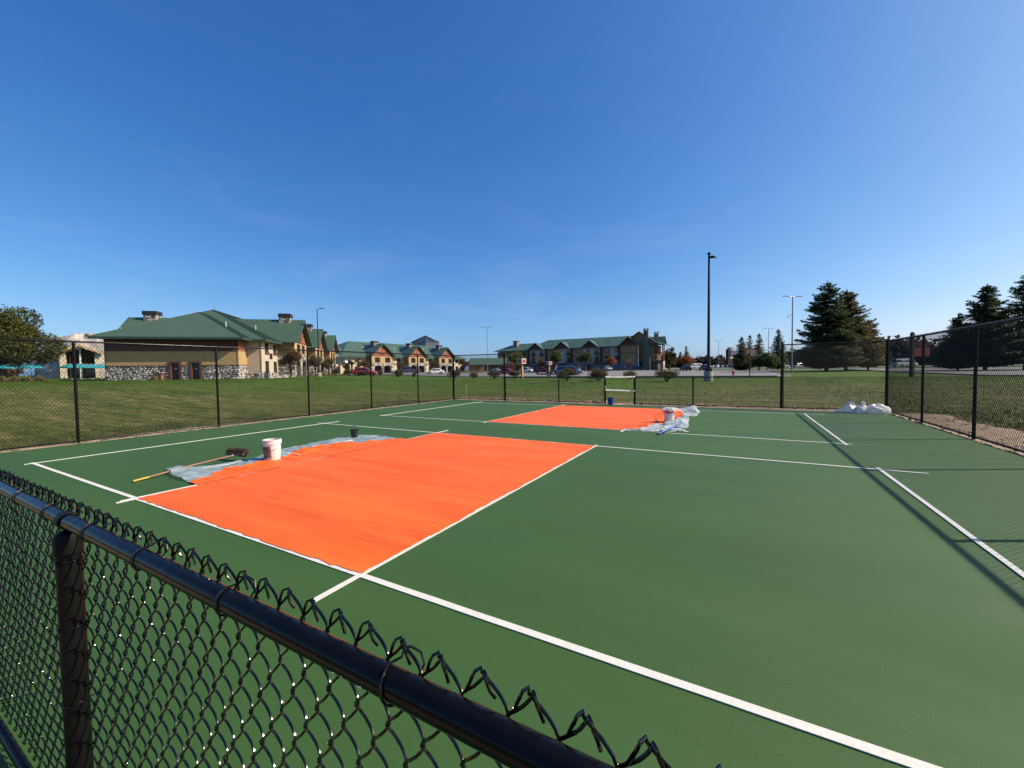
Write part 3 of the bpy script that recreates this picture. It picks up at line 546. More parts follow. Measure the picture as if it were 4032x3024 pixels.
def inside_poly(px, py, poly):
    c = np.zeros(px.shape, bool); n = len(poly)
    for i in range(n):
        x1, y1 = poly[i]; x2, y2 = poly[(i + 1) % n]
        c ^= ((y1 > py) != (y2 > py)) & (px < (x2 - x1) * (py - y1) / (y2 - y1 + 1e-12) + x1)
    return c
def vnoise(x, y, seed, octs=4, f0=1.0):
    """smooth value noise on the plan"""
    out = np.zeros_like(x); amp = 1.0; tot = 0
    for o in range(octs):
        rr = np.random.default_rng(seed + o); T = rr.random((64, 64)); f = f0 * 2 ** o; xi = np.floor(x * f).astype(int); yi = np.floor(y * f).astype(int); fx = x * f - xi; fy = y * f - yi
        fx = fx * fx * (3 - 2 * fx); fy = fy * fy * (3 - 2 * fy); g = lambda a, b: T[a % 64, b % 64]
        out += amp * ((g(xi, yi) * (1 - fx) + g(xi + 1, yi) * fx) * (1 - fy) + (g(xi, yi + 1) * (1 - fx) + g(xi + 1, yi + 1) * fx) * fy); tot += amp; amp *= 0.5
    return out / tot
def drop_sheet(label, poly, m, paint_fn, seed, lift=0.030, step=0.026, folds=(), flat_at=0.0, flat_sg=-1):
    P = np.array(poly); x0, y0 = P.min(0) - 0.05; x1, y1 = P.max(0) + 0.05
    X, Y = np.meshgrid(np.arange(x0, x1, step), np.arange(y0, y1, step)); 
    Xw = X + 0.05 * (vnoise(X, Y, seed + 40, 3, 2.2) - 0.5) * 2; Yw = Y + 0.05 * (vnoise(X, Y, seed + 50, 3, 2.2) - 0.5) * 2
    ins = inside_poly(Xw, Yw, poly)
    r_ = np.abs(vnoise(X * 1.0, Y * 1.0, seed, 2, 2.4) - 0.5) * 2; r2_ = np.abs(vnoise(X * 1.2, Y * 0.8, seed + 3, 2, 5.0) - 0.5) * 2; Z = 0.014 + lift * np.clip(1 - r_ * 3.2, 0, 1) ** 1.5 + 0.4 * lift * np.clip(1 - r2_ * 3.5, 0, 1) ** 1.5 + 0.004 * vnoise(X, Y, seed + 9, 2, 6.0)
    for fx, fy, fr, fh in folds: Z += fh * np.exp(-((X - fx) ** 2 + (Y - fy) ** 2) / fr ** 2) * (0.5 + vnoise(X, Y, seed + 77, 3, 7.0))
    fl = np.clip(flat_sg * (X - flat_at) / 0.55, 0.0, 1.0); Z = 0.0165 + (Z - 0.014) * (0.06 + 0.94 * fl)
    ny, nx = X.shape; idx = np.arange(nx * ny).reshape(ny, nx); q = np.stack([idx[:-1, :-1], idx[:-1, 1:], idx[1:, 1:], idx[1:, :-1]], -1); cin = ins[:-1, :-1] & ins[1:, 1:] & ins[:-1, 1:] & ins[1:, :-1]
    V = np.stack([X, Y, Z], -1).reshape(-1, 3)
    def build(name, mask, dz, mm, parent=None):
        f = q[mask]; u, inv = np.unique(f, return_inverse=True); v = V[u].copy(); v[:, 2] += dz
        return link(name, npmesh(name, v, inv.reshape(f.shape), True), parent, mm)
    o = build('plastic_sheet', cin, 0.0, m); tag(o, label, 'plastic sheet', 'plastic drop sheets')
    pm_ = cin & paint_fn(X, Y)[:-1, :-1]
    build('paint_smear', pm_, 0.004, 'orange_paint', o)
    return o
def paint1(X, Y):
    e = np.interp(Y, [0.6, 0.95, 1.2, 1.6, 2.1, 2.45, 3.1, 3.7, 4.1, 4.9], [-0.15, -0.36, -0.62, -0.62, -0.72, -0.72, -1.22, -1.02, -0.72, -0.20])
    return X > e + 0.30 * (vnoise(X * 0.7, Y * 3.2, 5, 4, 3.0) - 0.5)
drop_sheet('bluish plastic sheet smeared with orange under the large white bucket', [(-1.60, 0.88), (-1.30, 0.80), (-0.75, 0.70), (-0.2, 0.66), (0.045, 0.68), (0.045, 4.95), (-0.24, 4.98), (-0.85, 5.06), (-1.55, 4.90), (-1.74, 4.4), (-1.62, 3.6), (-1.51, 2.85), (-1.22, 2.3), (-1.16, 1.9), (-1.22, 1.5), (-1.35, 1.2)], 'plastic_sheet', paint1, 5, flat_at=0.0, flat_sg=-1, folds=((-1.3, 0.95, 0.22, 0.05), (-0.85, 0.85, 0.25, 0.05)))
def paint2(X, Y):
    e = np.interp(Y, [8.4, 9.2, 9.8, 10.4, 12.0, 14.4], [4.35, 4.62, 4.95, 5.2, 5.28, 4.95])
    return (X < e + 0.35 * (vnoise(X, Y, 15, 4, 2.5) - 0.5)) & (Y > 8.7)
drop_sheet('clear wrinkled plastic sheet under the drip-stained bucket', [(4.24, 8.5), (5.14, 8.42), (5.62, 8.7), (5.72, 9.75), (5.54, 11.6), (5.75, 13.0), (5.60, 14.2), (5.45, 14.8), (4.98, 14.95), (4.27, 14.6)], 'plastic_clear', paint2, 31, lift=0.055, flat_at=4.3, flat_sg=1, folds=((5.45, 9.9, 0.28, 0.16), (5.5, 11.7, 0.3, 0.14), (5.4, 14.5, 0.4, 0.12), (5.55, 13.2, 0.25, 0.12)))
# a crumpled film heaped over the drip-stained bucket
def film_heap():
    rr = np.random.default_rng(2); k = 40; rows = 16; V = []
    for i in range(rows):
        t = i / (rows - 1)
        for j in range(k):
            a = 2 * math.pi * j / k; w = 1 + 0.16 * math.sin(5 * a + 2 * t) + 0.10 * math.sin(9 * a - 3 * t) + rr.normal(0, 0.05)
            rad = (0.02 + 0.22 * t ** 0.8) * w; V.append((rad * math.cos(a) * 1.15, rad * math.sin(a), 0.47 - 0.085 * t ** 1.7 + rr.normal(0, 0.008)))
    F = [(i * k + j, i * k + (j + 1) % k, (i + 1) * k + (j + 1) % k, (i + 1) * k + j) for i in range(rows - 1) for j in range(k)]
    o = link('plastic_film', npmesh('plastic_film', V, F, True), None, 'plastic_clear'); o.location = (5.14, 10.42, 0.0)
    tag(o, 'crumpled clear film heaped over the drip-stained bucket', 'plastic film')
film_heap()
# bristle broom
def broom():
    A = Vector((-1.11, 0.335, 0.022)); Bq = Vector((-1.30, 1.86, 0.115)); root = thing('push_broom', 'long-handled bristle broom lying across the edge of the plastic sheet', 'broom', A, 0.0)
    v = Bq - A; MB().tube([(0, 0, 0), v * 0.5 + Vector((0, 0, 0.012)), v], 0.0125, 10).obj('handle', 'broom_wood', root, True)
    g = v.normalized(); MB().tube([g * -0.02, g * 0.0, g * 0.17, g * 0.185], [0.013, 0.017, 0.017, 0.0135], 12).obj('grip', 'yellow_grip', root, True)
    MB().tube([v * 0.955, v * 0.985, v * 1.01], [0.016, 0.016, 0.012], 10).obj('ferrule', 'rim', root, True)
    c = v; hx = Vector((0.985, 0.17, 0)); hy = Vector((-0.10, 0.55, 0.83)).normalized(); hz = hx.cross(hy).normalized(); hw = 0.225
    def bx(x0, x1, y0, y1, z0, z1, name, m, par):
        vs = [c + hx * x + hy * y + hz * z for z in (z0, z1) for (x, y) in ((x0, y0), (x1, y0), (x1, y1), (x0, y1))]
        return MB().add(vs, [(0, 3, 2, 1), (4, 5, 6, 7), (0, 1, 5, 4), (1, 2, 6, 5), (2, 3, 7, 6), (3, 0, 4, 7)]).obj(name, m, par)
    hd = bx(-hw, hw, -0.015, 0.018, -0.045, 0.045, 'broom_head', 'dark_wood', root)
    rr = random.Random(9); mb = MB()
    for i in range(900):
        x = rr.uniform(-hw + 0.005, hw - 0.005); z = rr.uniform(-0.042, 0.042); L = rr.uniform(0.085, 0.115); sx = x / hw * 0.025 + rr.gauss(0, 0.006); sz = z * 0.35 + rr.gauss(0, 0.006)
        p = c + hx * x + hz * z + hy * 0.018; q = c + hx * (x + sx) + hz * (z + sz) + hy * (0.018 + L); w = hx * 0.0022; u_ = hz * 0.0022
        mb.add([p - w - u_, p + w - u_, p + u_, q - w, q + w, q + u_], [(0, 1, 4, 3), (1, 2, 5, 4), (2, 0, 3, 5)])
    b = mb.obj('bristles', 'bristle', hd); b['kind'] = 'stuff'
    MB().tube([c + hx * 0.15 + hy * 0.0, v * 0.90], 0.005, 6).obj('brace', 'rim', root, True)
broom()
# blue squeegee bar on the clear sheet, and torn tape scraps
def squeegee():
    A = Vector((5.20, 8.16, 0.03)); Bq = Vector((5.53, 9.75, 0.11)); root = thing('squeegee', 'long blue bar lying across the clear plastic sheet', 'squeegee', A, 0)
    v = Bq - A; MB().tube([(0, 0, 0), v], 0.02, 10).obj('bar', 'blue_bar', root, True)
    MB().tube([v * -0.055, v * 0.0], [0.017, 0.022], 10).obj('end_cap', 'black_post', root, True)
    n_ = Vector((v.y, -v.x, 0)).normalized() * 0.028
    MB().add([(0, 0, -0.02), tuple(v + Vector((0, 0, -0.05))), tuple(v + n_ + Vector((0, 0, -0.06))), tuple(n_ + Vector((0, 0, -0.024)))], [(0, 1, 2, 3)]).obj('rubber_blade', 'black_post', root)
squeegee()
def ribbon(name, label, pts, w, m, cat='tape', grp=None, vertical=False, parent=None):
    pts = [Vector(p) for p in pts]; vs = []; n = len(pts)
    for i, p in enumerate(pts):
        t = (pts[min(i + 1, n - 1)] - pts[max(i - 1, 0)]).normalized(); s = Vector((0, 0, 1)) if vertical else t.cross(Vector((0, 0, 1))).normalized()
        if vertical and abs(t.z) > 0.8: s = Vector((1, 0.2, 0)).normalized()
        tw = 0.25 * math.sin(i * 1.3); off = t.cross(s).normalized() * tw * w * 0.6; vs += [p + s * w / 2 + off, p - s * w / 2 - off]
    o = MB().add(vs, [(2 * i, 2 * i + 1, 2 * i + 3, 2 * i + 2) for i in range(n - 1)]).obj(name, m, parent, True)
    if label: tag(o, label, cat, grp)
    return o
ribbon('tape_scrap', 'torn white tape scrap beside the blue bar', [(5.60, 8.95, 0.03), (5.66, 8.85, 0.06), (5.75, 8.80, 0.03), (5.85, 8.79, 0.02), (5.98, 8.78, 0.02)], 0.05, 'white_tape')
ribbon('tape_scrap', 'torn white tape strip on the bluish sheet next to the large bucket', [(-0.95, 2.62, 0.05), (-0.82, 2.58, 0.055), (-0.66, 2.62, 0.05), (-0.50, 2.60, 0.045)], 0.035, 'white_tape')
ribbon('tape_scrap', 'tiny white tape scrap on the bluish sheet near the black pail', [(-1.02, 3.98, 0.045), (-0.93, 4.08, 0.05), (-0.88, 4.16, 0.045)], 0.05, 'white_tape')
ribbon('tape_scrap', 'tiny white tape scrap midway along the bluish sheet', [(-1.13, 3.28, 0.045), (-1.05, 3.36, 0.05)], 0.05, 'white_tape')
ribbon('tape_scrap', 'narrow white tape strip between the broom handle and the orange smear', [(-1.0, 1.06, 0.045), (-0.9, 1.28, 0.06), (-0.86, 1.52, 0.05), (-0.9, 1.74, 0.05)], 0.03, 'white_tape')
# plastic bundle in the corner
def lump(name, m, c, rx, ry, rz, seed, parent, pinch=None, flat=0.0, amp=0.16):
    rr = np.random.default_rng(seed); k = 36; rows = 20; V = []
    for i in range(rows):
        ph = math.pi / 2 * (i / (rows - 1)); 
        for j in range(k):
            a = 2 * math.pi * j / k
            n_ = 1 + amp * 0.55 * abs(math.sin(6 * a + 4 * ph + seed)) ** 0.5 * math.cos(ph * 0.6) - amp * 0.3 + amp * (0.5 * math.sin(3 * a + seed) + 0.35 * math.sin(7 * a - 2 * ph * 3 + seed) * math.sin(3 * ph) + 0.25 * math.sin(13 * a + 5 * ph) + rr.normal(0, 0.10))
            V.append((c[0] + rx * n_ * math.cos(ph) ** 0.7 * math.cos(a), c[1] + ry * n_ * math.cos(ph) ** 0.7 * math.sin(a), c[2] + rz * (1 + 0.10 * math.sin(4 * a + 6 * ph)) * math.sin(ph)))
    F = [(i * k + j, i * k + (j + 1) % k, (i + 1) * k + (j + 1) % k, (i + 1) * k + j) for i in range(rows - 1) for j in range(k)]
    return link(name, npmesh(name, V, F, True), parent, m)
b1 = thing('plastic_bag', 'stuffed round white plastic bag against the tall corner post', 'plastic bag', (10.98, 15.78, 0.004), R(20), 'white plastic bundle in the corner')
lump('body', 'plastic_white', (0, 0, 0), 0.36, 0.26, 0.29, 3, b1, amp=0.12)
b2 = thing('plastic_bag', 'tied white plastic bag with a knotted neck between the tarp and the round bag', 'plastic bag', (10.55, 15.72, 0.004), R(20), 'white plastic bundle in the corner')
lump('body', 'plastic_white', (0, 0, 0), 0.23, 0.22, 0.25, 8, b2, amp=0.24)
MB().tube([(0.02, 0, 0.2), (0.03, 0, 0.27), (0.06, 0.01, 0.33), (0.10, 0.02, 0.345)], [0.05, 0.03, 0.05, 0.07], 9).obj('knot', 'plastic_white', b2, True)
def tarp():
    rr = np.random.default_rng(6); nx, ny = 34, 16; V = []
    for i in range(nx):
        t = i / (nx - 1)
        for j in range(ny):
            s = j / (ny - 1) * 2 - 1; wd = 0.06 + 0.30 * t
            z = (0.30 * math.exp(-((t - 0.68) / 0.16) ** 2) + 0.13 * t) * max(0, 1 - abs(s) ** 1.6) + 0.022 * math.sin(9 * t + 4 * s) * t + rr.normal(0, 0.006) + 0.012
            V.append((-0.78 + 0.9 * t + 0.03 * math.sin(6 * s), s * wd + 0.04 * math.sin(8 * t), max(z, 0.006)))
    F = [(i * ny + j, (i + 1) * ny + j, (i + 1) * ny + j + 1, i * ny + j + 1) for i in range(nx - 1) for j in range(ny - 1)]
    o = link('plastic_tarp', npmesh('plastic_tarp', V, F, True), None, 'plastic_white'); o.location = (10.42, 15.78, 0.002); o.rotation_euler = (0, 0, R(-18))
    tag(o, 'pale crumpled plastic tarp tapering to a point beside the tied bag', 'plastic tarp', 'white plastic bundle in the corner')
tarp()
# white barrier tape over the gateway, its dangling end, a scrap, a stake and a flag
gx0, gx1, gy = 1.54, 2.85, 16.16
ribbon('barrier_tape', 'upper white barrier tape stretched across the gateway', [(gx0 - 0.04 + (gx1 - gx0 + 0.08) * i / 12, gy - 0.045, 1.25 - 0.012 * math.sin(math.pi * i / 12)) for i in range(13)], 0.065, 'barrier_white', 'tape', 'barrier tapes on the gateway', True)
ribbon('barrier_tape', 'lower white barrier tape stretched across the gateway', [(gx0 - 0.04 + (gx1 - gx0 + 0.08) * i / 12, gy - 0.045, 0.655 - 0.035 * i / 12) for i in range(13)], 0.06, 'barrier_white', 'tape', 'barrier tapes on the gateway', True)
ribbon('barrier_tape', 'loose white tape end dangling from the gateway post above the blue bucket', [(1.56, gy - 0.055, 1.25), (1.51, gy - 0.07, 1.15), (1.46, gy - 0.06, 1.04), (1.50, gy - 0.07, 0.97), (1.57, gy - 0.06, 0.92), (1.51, gy - 0.07, 0.86), (1.55, gy - 0.07, 0.80), (1.60, gy - 0.06, 0.74)], 0.05, 'barrier_white', 'tape', 'barrier tapes on the gateway', False)
sp = Vector((1.35, 17.2)); ribbon('tape_scrap', 'white tape scrap on the grass outside the gateway', [(1.2, 17.5, 0.05), (1.27, 17.2, 0.06), (1.37, 16.9, 0.045)], 0.06, 'white_tape')
stk = thing('survey_stake', 'thin yellowish stake in the grass outside the far corner post', 'stake', (-7.58, 17.98, float(terr(-7.58, 17.98)))); MB().tube([(0, 0, -0.1), (0.01, 0, 0.80)], [0.016, 0.014], 6).obj('shaft', 'yellow_stake', stk); MB().tube([(0.01, 0, 0.79), (0.01, 0, 0.83)], [0.015, 0.002], 6).obj('tip', 'yellow_stake', stk)
flg = thing('marker_flag', 'small yellow marker flag on the bare earth outside the shadow-casting fence', 'flag', (13.43, 14.58, 0.0)); MB().tube([(0, 0, -0.05), (0, 0, 0.30)], 0.003, 5).obj('wire_stem', 'tie_wire', flg)
MB().add([(0, 0, 0.20), (0.09, 0.02, 0.21), (0.14, -0.02, 0.20), (0.14, -0.02, 0.30), (0.09, 0.02, 0.31), (0, 0, 0.30)], [(0, 1, 4, 5), (1, 2, 3, 4)]).obj('pennant', 'yellow_grip', flg)

# ------------------------------------------------------------------ building kit
def Pw(o, ph, u, w, z): return (o[0] + u * math.cos(ph) - w * math.sin(ph), o[1] + u * math.sin(ph) + w * math.cos(ph), z)
def wall(parent, o, ph, L, z0, z1, holes, m, name='wall', thick=0.22, off=0.0):
    """wall slab with rectangular openings; u runs along it, w goes into the building"""
    us = sorted(set([0, L] + [h[0] for h in holes] + [h[1] for h in holes])); zs = sorted(set([z0, z1] + [min(max(h[2], z0), z1) for h in holes] + [min(max(h[3], z0), z1) for h in holes])); mb = MB()
    def solid(i, j):
        if i < 0 or j < 0 or i >= len(us) - 1 or j >= len(zs) - 1: return False
        uc = (us[i] + us[i + 1]) / 2; zc = (zs[j] + zs[j + 1]) / 2
        return not any(h[0] < uc < h[1] and h[2] < zc < h[3] for h in holes)
    for i in range(len(us) - 1):
        for j in range(len(zs) - 1):
            if not solid(i, j): continue
            a, b, c, d = us[i], us[i + 1], zs[j], zs[j + 1]; A, Bz = off, thick
            mb.add([Pw(o, ph, a, A, c), Pw(o, ph, b, A, c), Pw(o, ph, b, A, d), Pw(o, ph, a, A, d)], [(0, 1, 2, 3)])
            if not solid(i - 1, j): mb.add([Pw(o, ph, a, Bz, c), Pw(o, ph, a, A, c), Pw(o, ph, a, A, d), Pw(o, ph, a, Bz, d)], [(0, 1, 2, 3)])
            if not solid(i + 1, j): mb.add([Pw(o, ph, b, A, c), Pw(o, ph, b, Bz, c), Pw(o, ph, b, Bz, d), Pw(o, ph, b, A, d)], [(0, 1, 2, 3)])
            if not solid(i, j - 1): mb.add([Pw(o, ph, a, Bz, c), Pw(o, ph, b, Bz, c), Pw(o, ph, b, A, c), Pw(o, ph, a, A, c)], [(0, 1, 2, 3)])
            if not solid(i, j + 1): mb.add([Pw(o, ph, a, A, d), Pw(o, ph, b, A, d), Pw(o, ph, b, Bz, d), Pw(o, ph, a, Bz, d)], [(0, 1, 2, 3)])
    return mb.obj(name, m, parent)
def bar(mb, o, ph, u0, u1, w0, w1, z0, z1):
    mb.add([Pw(o, ph, u, w, z) for z in (z0, z1) for (u, w) in ((u0, w0), (u1, w0), (u1, w1), (u0, w1))], [(0, 3, 2, 1), (4, 5, 6, 7), (0, 1, 5, 4), (1, 2, 6, 5), (2, 3, 7, 6), (3, 0, 4, 7)])
def window(parent, o, ph, u0, u1, z0, z1, name='window', mull=1, sill=True, fm='window_frame', dw=0.0, trim=0.0):
    mb = MB(); t = 0.07; w0, w1 = 0.05 + dw, 0.15 + dw
    bar(mb, o, ph, u0, u0 + t, w0, w1, z0, z1); bar(mb, o, ph, u1 - t, u1, w0, w1, z0, z1); bar(mb, o, ph, u0 + t, u1 - t, w0, w1, z0, z0 + t); bar(mb, o, ph, u0 + t, u1 - t, w0, w1, z1 - t, z1)
    for i in range(mull): c = u0 + (u1 - u0) * (i + 1) / (mull + 1); bar(mb, o, ph, c - 0.03, c + 0.03, w0 + 0.01, w1 - 0.01, z0 + t, z1 - t)
    if z1 - z0 > 1.2: bar(mb, o, ph, u0 + t, u1 - t, w0 + 0.012, w1 - 0.012, (z0 + z1) / 2 - 0.025, (z0 + z1) / 2 + 0.025)
    if trim: 
        for a, b, c, d in ((u0 - trim, u0, z0 - trim, z1 + trim), (u1, u1 + trim, z0 - trim, z1 + trim), (u0, u1, z1, z1 + trim)): bar(mb, o, ph, a, b, -0.05, 0.04, c, d)
    f = mb.obj(name, fm, parent)
    MB().add([Pw(o, ph, u, w1 - 0.03, z) for u, z in ((u0, z0), (u1, z0), (u1, z1), (u0, z1))], [(0, 1, 2, 3)]).obj('pane', 'dark_glass', f)
    if sill: mb = MB(); bar(mb, o, ph, u0 - 0.1, u1 + 0.1, -0.08, 0.1 + dw, z0 - 0.12, z0 - 0.002); mb.obj('sill', fm, f)
    return f
RIB = MB().box(-0.5, 0.5, -0.018, 0.018, 0, 0.045).mesh('seam'); RIB.materials.append(MATS['roof_seam'])
def slope(parent, pts, m='roof_green', name='roof_slope', th=0.16, seam=0, lift=0.0):
    """one roof plane with thickness; seam>0 lays standing seams at that spacing as parts"""
    P = [Vector(p) for p in pts]; n = (P[1] - P[0]).cross(P[2] - P[0]).normalized()
    if n.z < 0: P.reverse(); n = -n
    k = len(P); vs = P + [p - Vector((0, 0, th)) for p in P]
    o = MB().add(vs, [tuple(range(k)), tuple(range(2 * k - 1, k - 1, -1))] + [(i, k + i, k + (i + 1) % k, (i + 1) % k) for i in range(k)]).obj(name, m, parent)
    if seam:
        e = Vector((0, 0, 1)).cross(n).normalized(); w = n.cross(e).normalized(); Q = [((p - P[0]).dot(e), (p - P[0]).dot(w)) for p in P]; u = min(q[0] for q in Q) + seam * 0.5
        while u < max(q[0] for q in Q):
            hit = []
            for i in range(k):
                (a, b), (c, d) = Q[i], Q[(i + 1) % k]
                if (a - u) * (c - u) < 0: hit.append(b + (d - b) * (u - a) / (c - a))
            if len(hit) >= 2 and max(hit) - min(hit) > 0.25:
                h0, h1 = min(hit) + 0.02, max(hit) - 0.02; r = link('seam', RIB, o); c_ = P[0] + e * u + w * (h0 + h1) / 2
                r.matrix_basis = Matrix.Translation(c_) @ Matrix(((w.x, e.x, n.x, 0), (w.y, e.y, n.y, 0), (w.z, e.z, n.z, 0), (0, 0, 0, 1))) @ Matrix.Diagonal((h1 - h0, 1, 1, 1))
            u += seam
    return o
def fascia(parent, p, q, h=0.26, m='fascia', th=0.05):
    p = Vector(p); q = Vector(q); t = (q - p); t2 = Vector((t.x, t.y, 0)); n = Vector((t2.y, -t2.x, 0)).normalized() * th if t2.length > 1e-4 else Vector((th, 0, 0))
    d = Vector((0, 0, h)); vs = [p - d, q - d, q, p, p - d + n, q - d + n, q + n, p + n]
    return MB().add(vs, [(0, 1, 2, 3), (4, 7, 6, 5), (0, 4, 5, 1), (3, 2, 6, 7), (0, 3, 7, 4), (1, 5, 6, 2)]).obj('fascia_board', m, parent)
STONES = []
def stone_meshes():
    rr = random.Random(12)
    for s in range(7):
        k = 7; r0 = [(0.5 * (0.86 + 0.2 * rr.random()), 2 * math.pi * (j + rr.uniform(-.25, .25)) / k) for j in range(k)]; vs = [(r * math.cos(a), 0.0, r * math.sin(a)) for r, a in r0] + [(0.72 * r * math.cos(a), -1.0 + 0.25 * rr.random(), 0.72 * r * math.sin(a)) for r, a in r0]
        fs = [(j, (j + 1) % k, k + (j + 1) % k, k + j) for j in range(k)] + [tuple(range(k, 2 * k))]
        me = MB().add(vs, fs).mesh('stone', True); me.materials.append(MATS['stone']); STONES.append(me)
stone_meshes()
def stones(parent, o, ph, L, z0, z1, holes, seed, as_parts, sw=0.46, sh=0.29, m='stone', dep=0.07):
    """irregular stone facing; each stone its own part, or one joined part where they are too many"""
    rr = random.Random(seed); rows = max(1, int(round((z1 - z0) / sh))); sh = (z1 - z0) / rows; items = []
    for r in range(rows):
        u = -rr.random() * sw * 0.5
        while u < L:
            w = sw * rr.uniform(0.6, 1.35); c = u + w / 2; zc = z0 + (r + 0.5) * sh + rr.uniform(-.04, .04)
            if 0.1 < c < L - 0.08 and not any(h[0] - 0.1 < c < h[1] + 0.1 and h[2] < zc < h[3] + 0.05 for h in holes): items.append((c, zc, w * 1.06, sh * rr.uniform(0.95, 1.2), rr.uniform(-.35, .35), rr.randrange(7), dep * rr.uniform(0.6, 1.3)))
            u += w
    if as_parts:
        for c, zc, w, h, rot, k, dp in items:
            s = link('stone', STONES[k], parent); x, y, z = Pw(o, ph, c, 0.004, zc)
            s.matrix_basis = Matrix.Translation((x, y, z)) @ Matrix.Rotation(ph, 4, 'Z') @ Matrix.Diagonal((w, dp, h, 1)) @ Matrix.Rotation(rot, 4, 'Y')
    else:
        vs = []; fs = []
        for c, zc, w, h, rot, k, dp in items:
            me = STONES[k]; b = len(vs); cr, sr = math.cos(rot), math.sin(rot)
            for v in me.vertices: a_, b_ = v.co.x * cr + v.co.z * sr, -v.co.x * sr + v.co.z * cr; vs.append(Pw(o, ph, c + a_ * w, 0.004 + v.co.y * dp, zc + b_ * h))
            for p in me.polygons: fs.append([b + i for i in p.vertices])
        me = bpy.data.meshes.new('stone_facing'); me.from_pydata(vs, [], fs); me.update(); s = link('stone_facing', me, parent, m); s['kind'] = 'stuff'
def chimney(parent, x, y, z0, z1, wx=1.7, wy=1.5, seed=1):
    c = MB().box(x - wx / 2, x + wx / 2, y - wy / 2, y + wy / 2, z0, z1 - 0.62).obj('chimney', 'mortar', parent)
    for k, (o, ph, L) in enumerate((((x - wx / 2, y - wy / 2), 0, wx), ((x + wx / 2, y - wy / 2), math.pi / 2, wy))): stones(c, o, ph, L, z0 + 0.05, z1 - 0.64, [], seed + k, False, 0.34, 0.24)
    MB().box(x - wx / 2 - 0.12, x + wx / 2 + 0.12, y - wy / 2 - 0.12, y + wy / 2 + 0.12, z1 - 0.62, z1).obj('chimney_cap', 'chimney_cap', c)
    return c
def gable_roof_x(parent, xf, xb, yc, half, ze, za, seam=0, over=0.75, name='gable_roof', lower=None):
    """roof whose ridge runs along x from the front xf back to xb; eaves at yc±(half+over)"""
    sl = (za - ze) / half; h2 = half + over; zl = za - sl * h2
    for s in (-1, 1):
        slope(parent, [(xf, yc + s * h2, zl), (xb, yc + s * h2, zl), (xb, yc, za), (xf, yc, za)], seam=seam if s < 0 else 0, name=name)
        fascia(parent, (xf + 0.03, yc + s * h2, zl + 0.02), (xf + 0.03, yc, za + 0.02), 0.34)
def gable_roof_y(parent, yf, yb, xc, half, ze, za, over=0.6, name='gable_roof', m='roof_green'):
    sl = (za - ze) / half; h2 = half + over; zl = za - sl * h2
    for s in (-1, 1):
        slope(parent, [(xc + s * h2, yf, zl), (xc + s * h2, yb, zl), (xc, yb, za), (xc, yf, za)], m, name)
        a, b = ((xc + s * h2, yf - 0.03, zl + 0.02), (xc, yf - 0.03, za + 0.02)); fascia(parent, a if s < 0 else b, b if s < 0 else a, 0.30)
def gable_face(parent, o, ph, L, z0, za, m='rust_board', trims=True, zt=None):
    """boarded triangle of a gable with its timber struts"""
    c = L / 2; f = MB().add([Pw(o, ph, 0, 0.03, z0), Pw(o, ph, L, 0.03, z0), Pw(o, ph, c, 0.03, za), Pw(o, ph, 0, 0.2, z0), Pw(o, ph, L, 0.2, z0), Pw(o, ph, c, 0.2, za)], [(0, 1, 2), (3, 5, 4), (0, 3, 4, 1), (1, 4, 5, 2), (2, 5, 3, 0)]).obj('gable_boards', m, parent)
    if trims:
        def strut(u0, za_, u1, zb_):
            mb = MB(); dx, dz = u1 - u0, zb_ - za_; l_ = math.hypot(dx, dz); px, pz = -dz / l_ * 0.11, dx / l_ * 0.11; q = [(u0 + px, za_ + pz), (u0 - px, za_ - pz), (u1 - px, zb_ - pz), (u1 + px, zb_ + pz)]
            mb.add([Pw(o, ph, u, w, z) for w in (-0.07, 0.025) for u, z in q], [(0, 3, 2, 1), (4, 5, 6, 7), (0, 1, 5, 4), (1, 2, 6, 5), (2, 3, 7, 6), (3, 0, 4, 7)]); mb.obj('strut', 'trim_brown', f)
        strut(c, z0 + 0.1, c, za - 0.4); strut(c - 0.12, z0 + 0.25, c - L * 0.24, z0 + (za - z0) * 0.45); strut(c + 0.12, z0 + 0.25, c + L * 0.24, z0 + (za - z0) * 0.45); strut(0.0, z0, L, z0)
    return f
def arch_wall(parent, o, ph, L, z0, z1, arches, m, name='stone_wall', thick=0.5):
    """front face with round-headed openings, cut as strips"""
    mb = MB(); cuts = []
    u = 0.0
    for (a, b, zs, zt) in arches:
        mb.add([Pw(o, ph, u, 0, z0), Pw(o, ph, a, 0, z0), Pw(o, ph, a, 0, z1), Pw(o, ph, u, 0, z1)], [(0, 1, 2, 3)]); k = 10
        pts = [(a + (b - a) * i / k, zs + (zt - zs) * math.sin(math.pi * i / k) ** 0.6) for i in range(k + 1)]
        for (p, q), (r, s) in zip(pts[:-1], pts[1:]): mb.add([Pw(o, ph, p, 0, q), Pw(o, ph, r, 0, s), Pw(o, ph, r, 0, z1), Pw(o, ph, p, 0, z1), Pw(o, ph, p, thick, q), Pw(o, ph, r, thick, s)], [(0, 1, 2, 3), (0, 4, 5, 1)])
        for e in (a, b): mb.add([Pw(o, ph, e, 0, z0), Pw(o, ph, e, thick, z0), Pw(o, ph, e, thick, zs), Pw(o, ph, e, 0, zs)], [(0, 1, 2, 3)])
        u = b
    mb.add([Pw(o, ph, u, 0, z0), Pw(o, ph, L, 0, z0), Pw(o, ph, L, 0, z1), Pw(o, ph, u, 0, z1)], [(0, 1, 2, 3)])
    return mb.obj(name, m, parent)
H90 = math.pi / 2

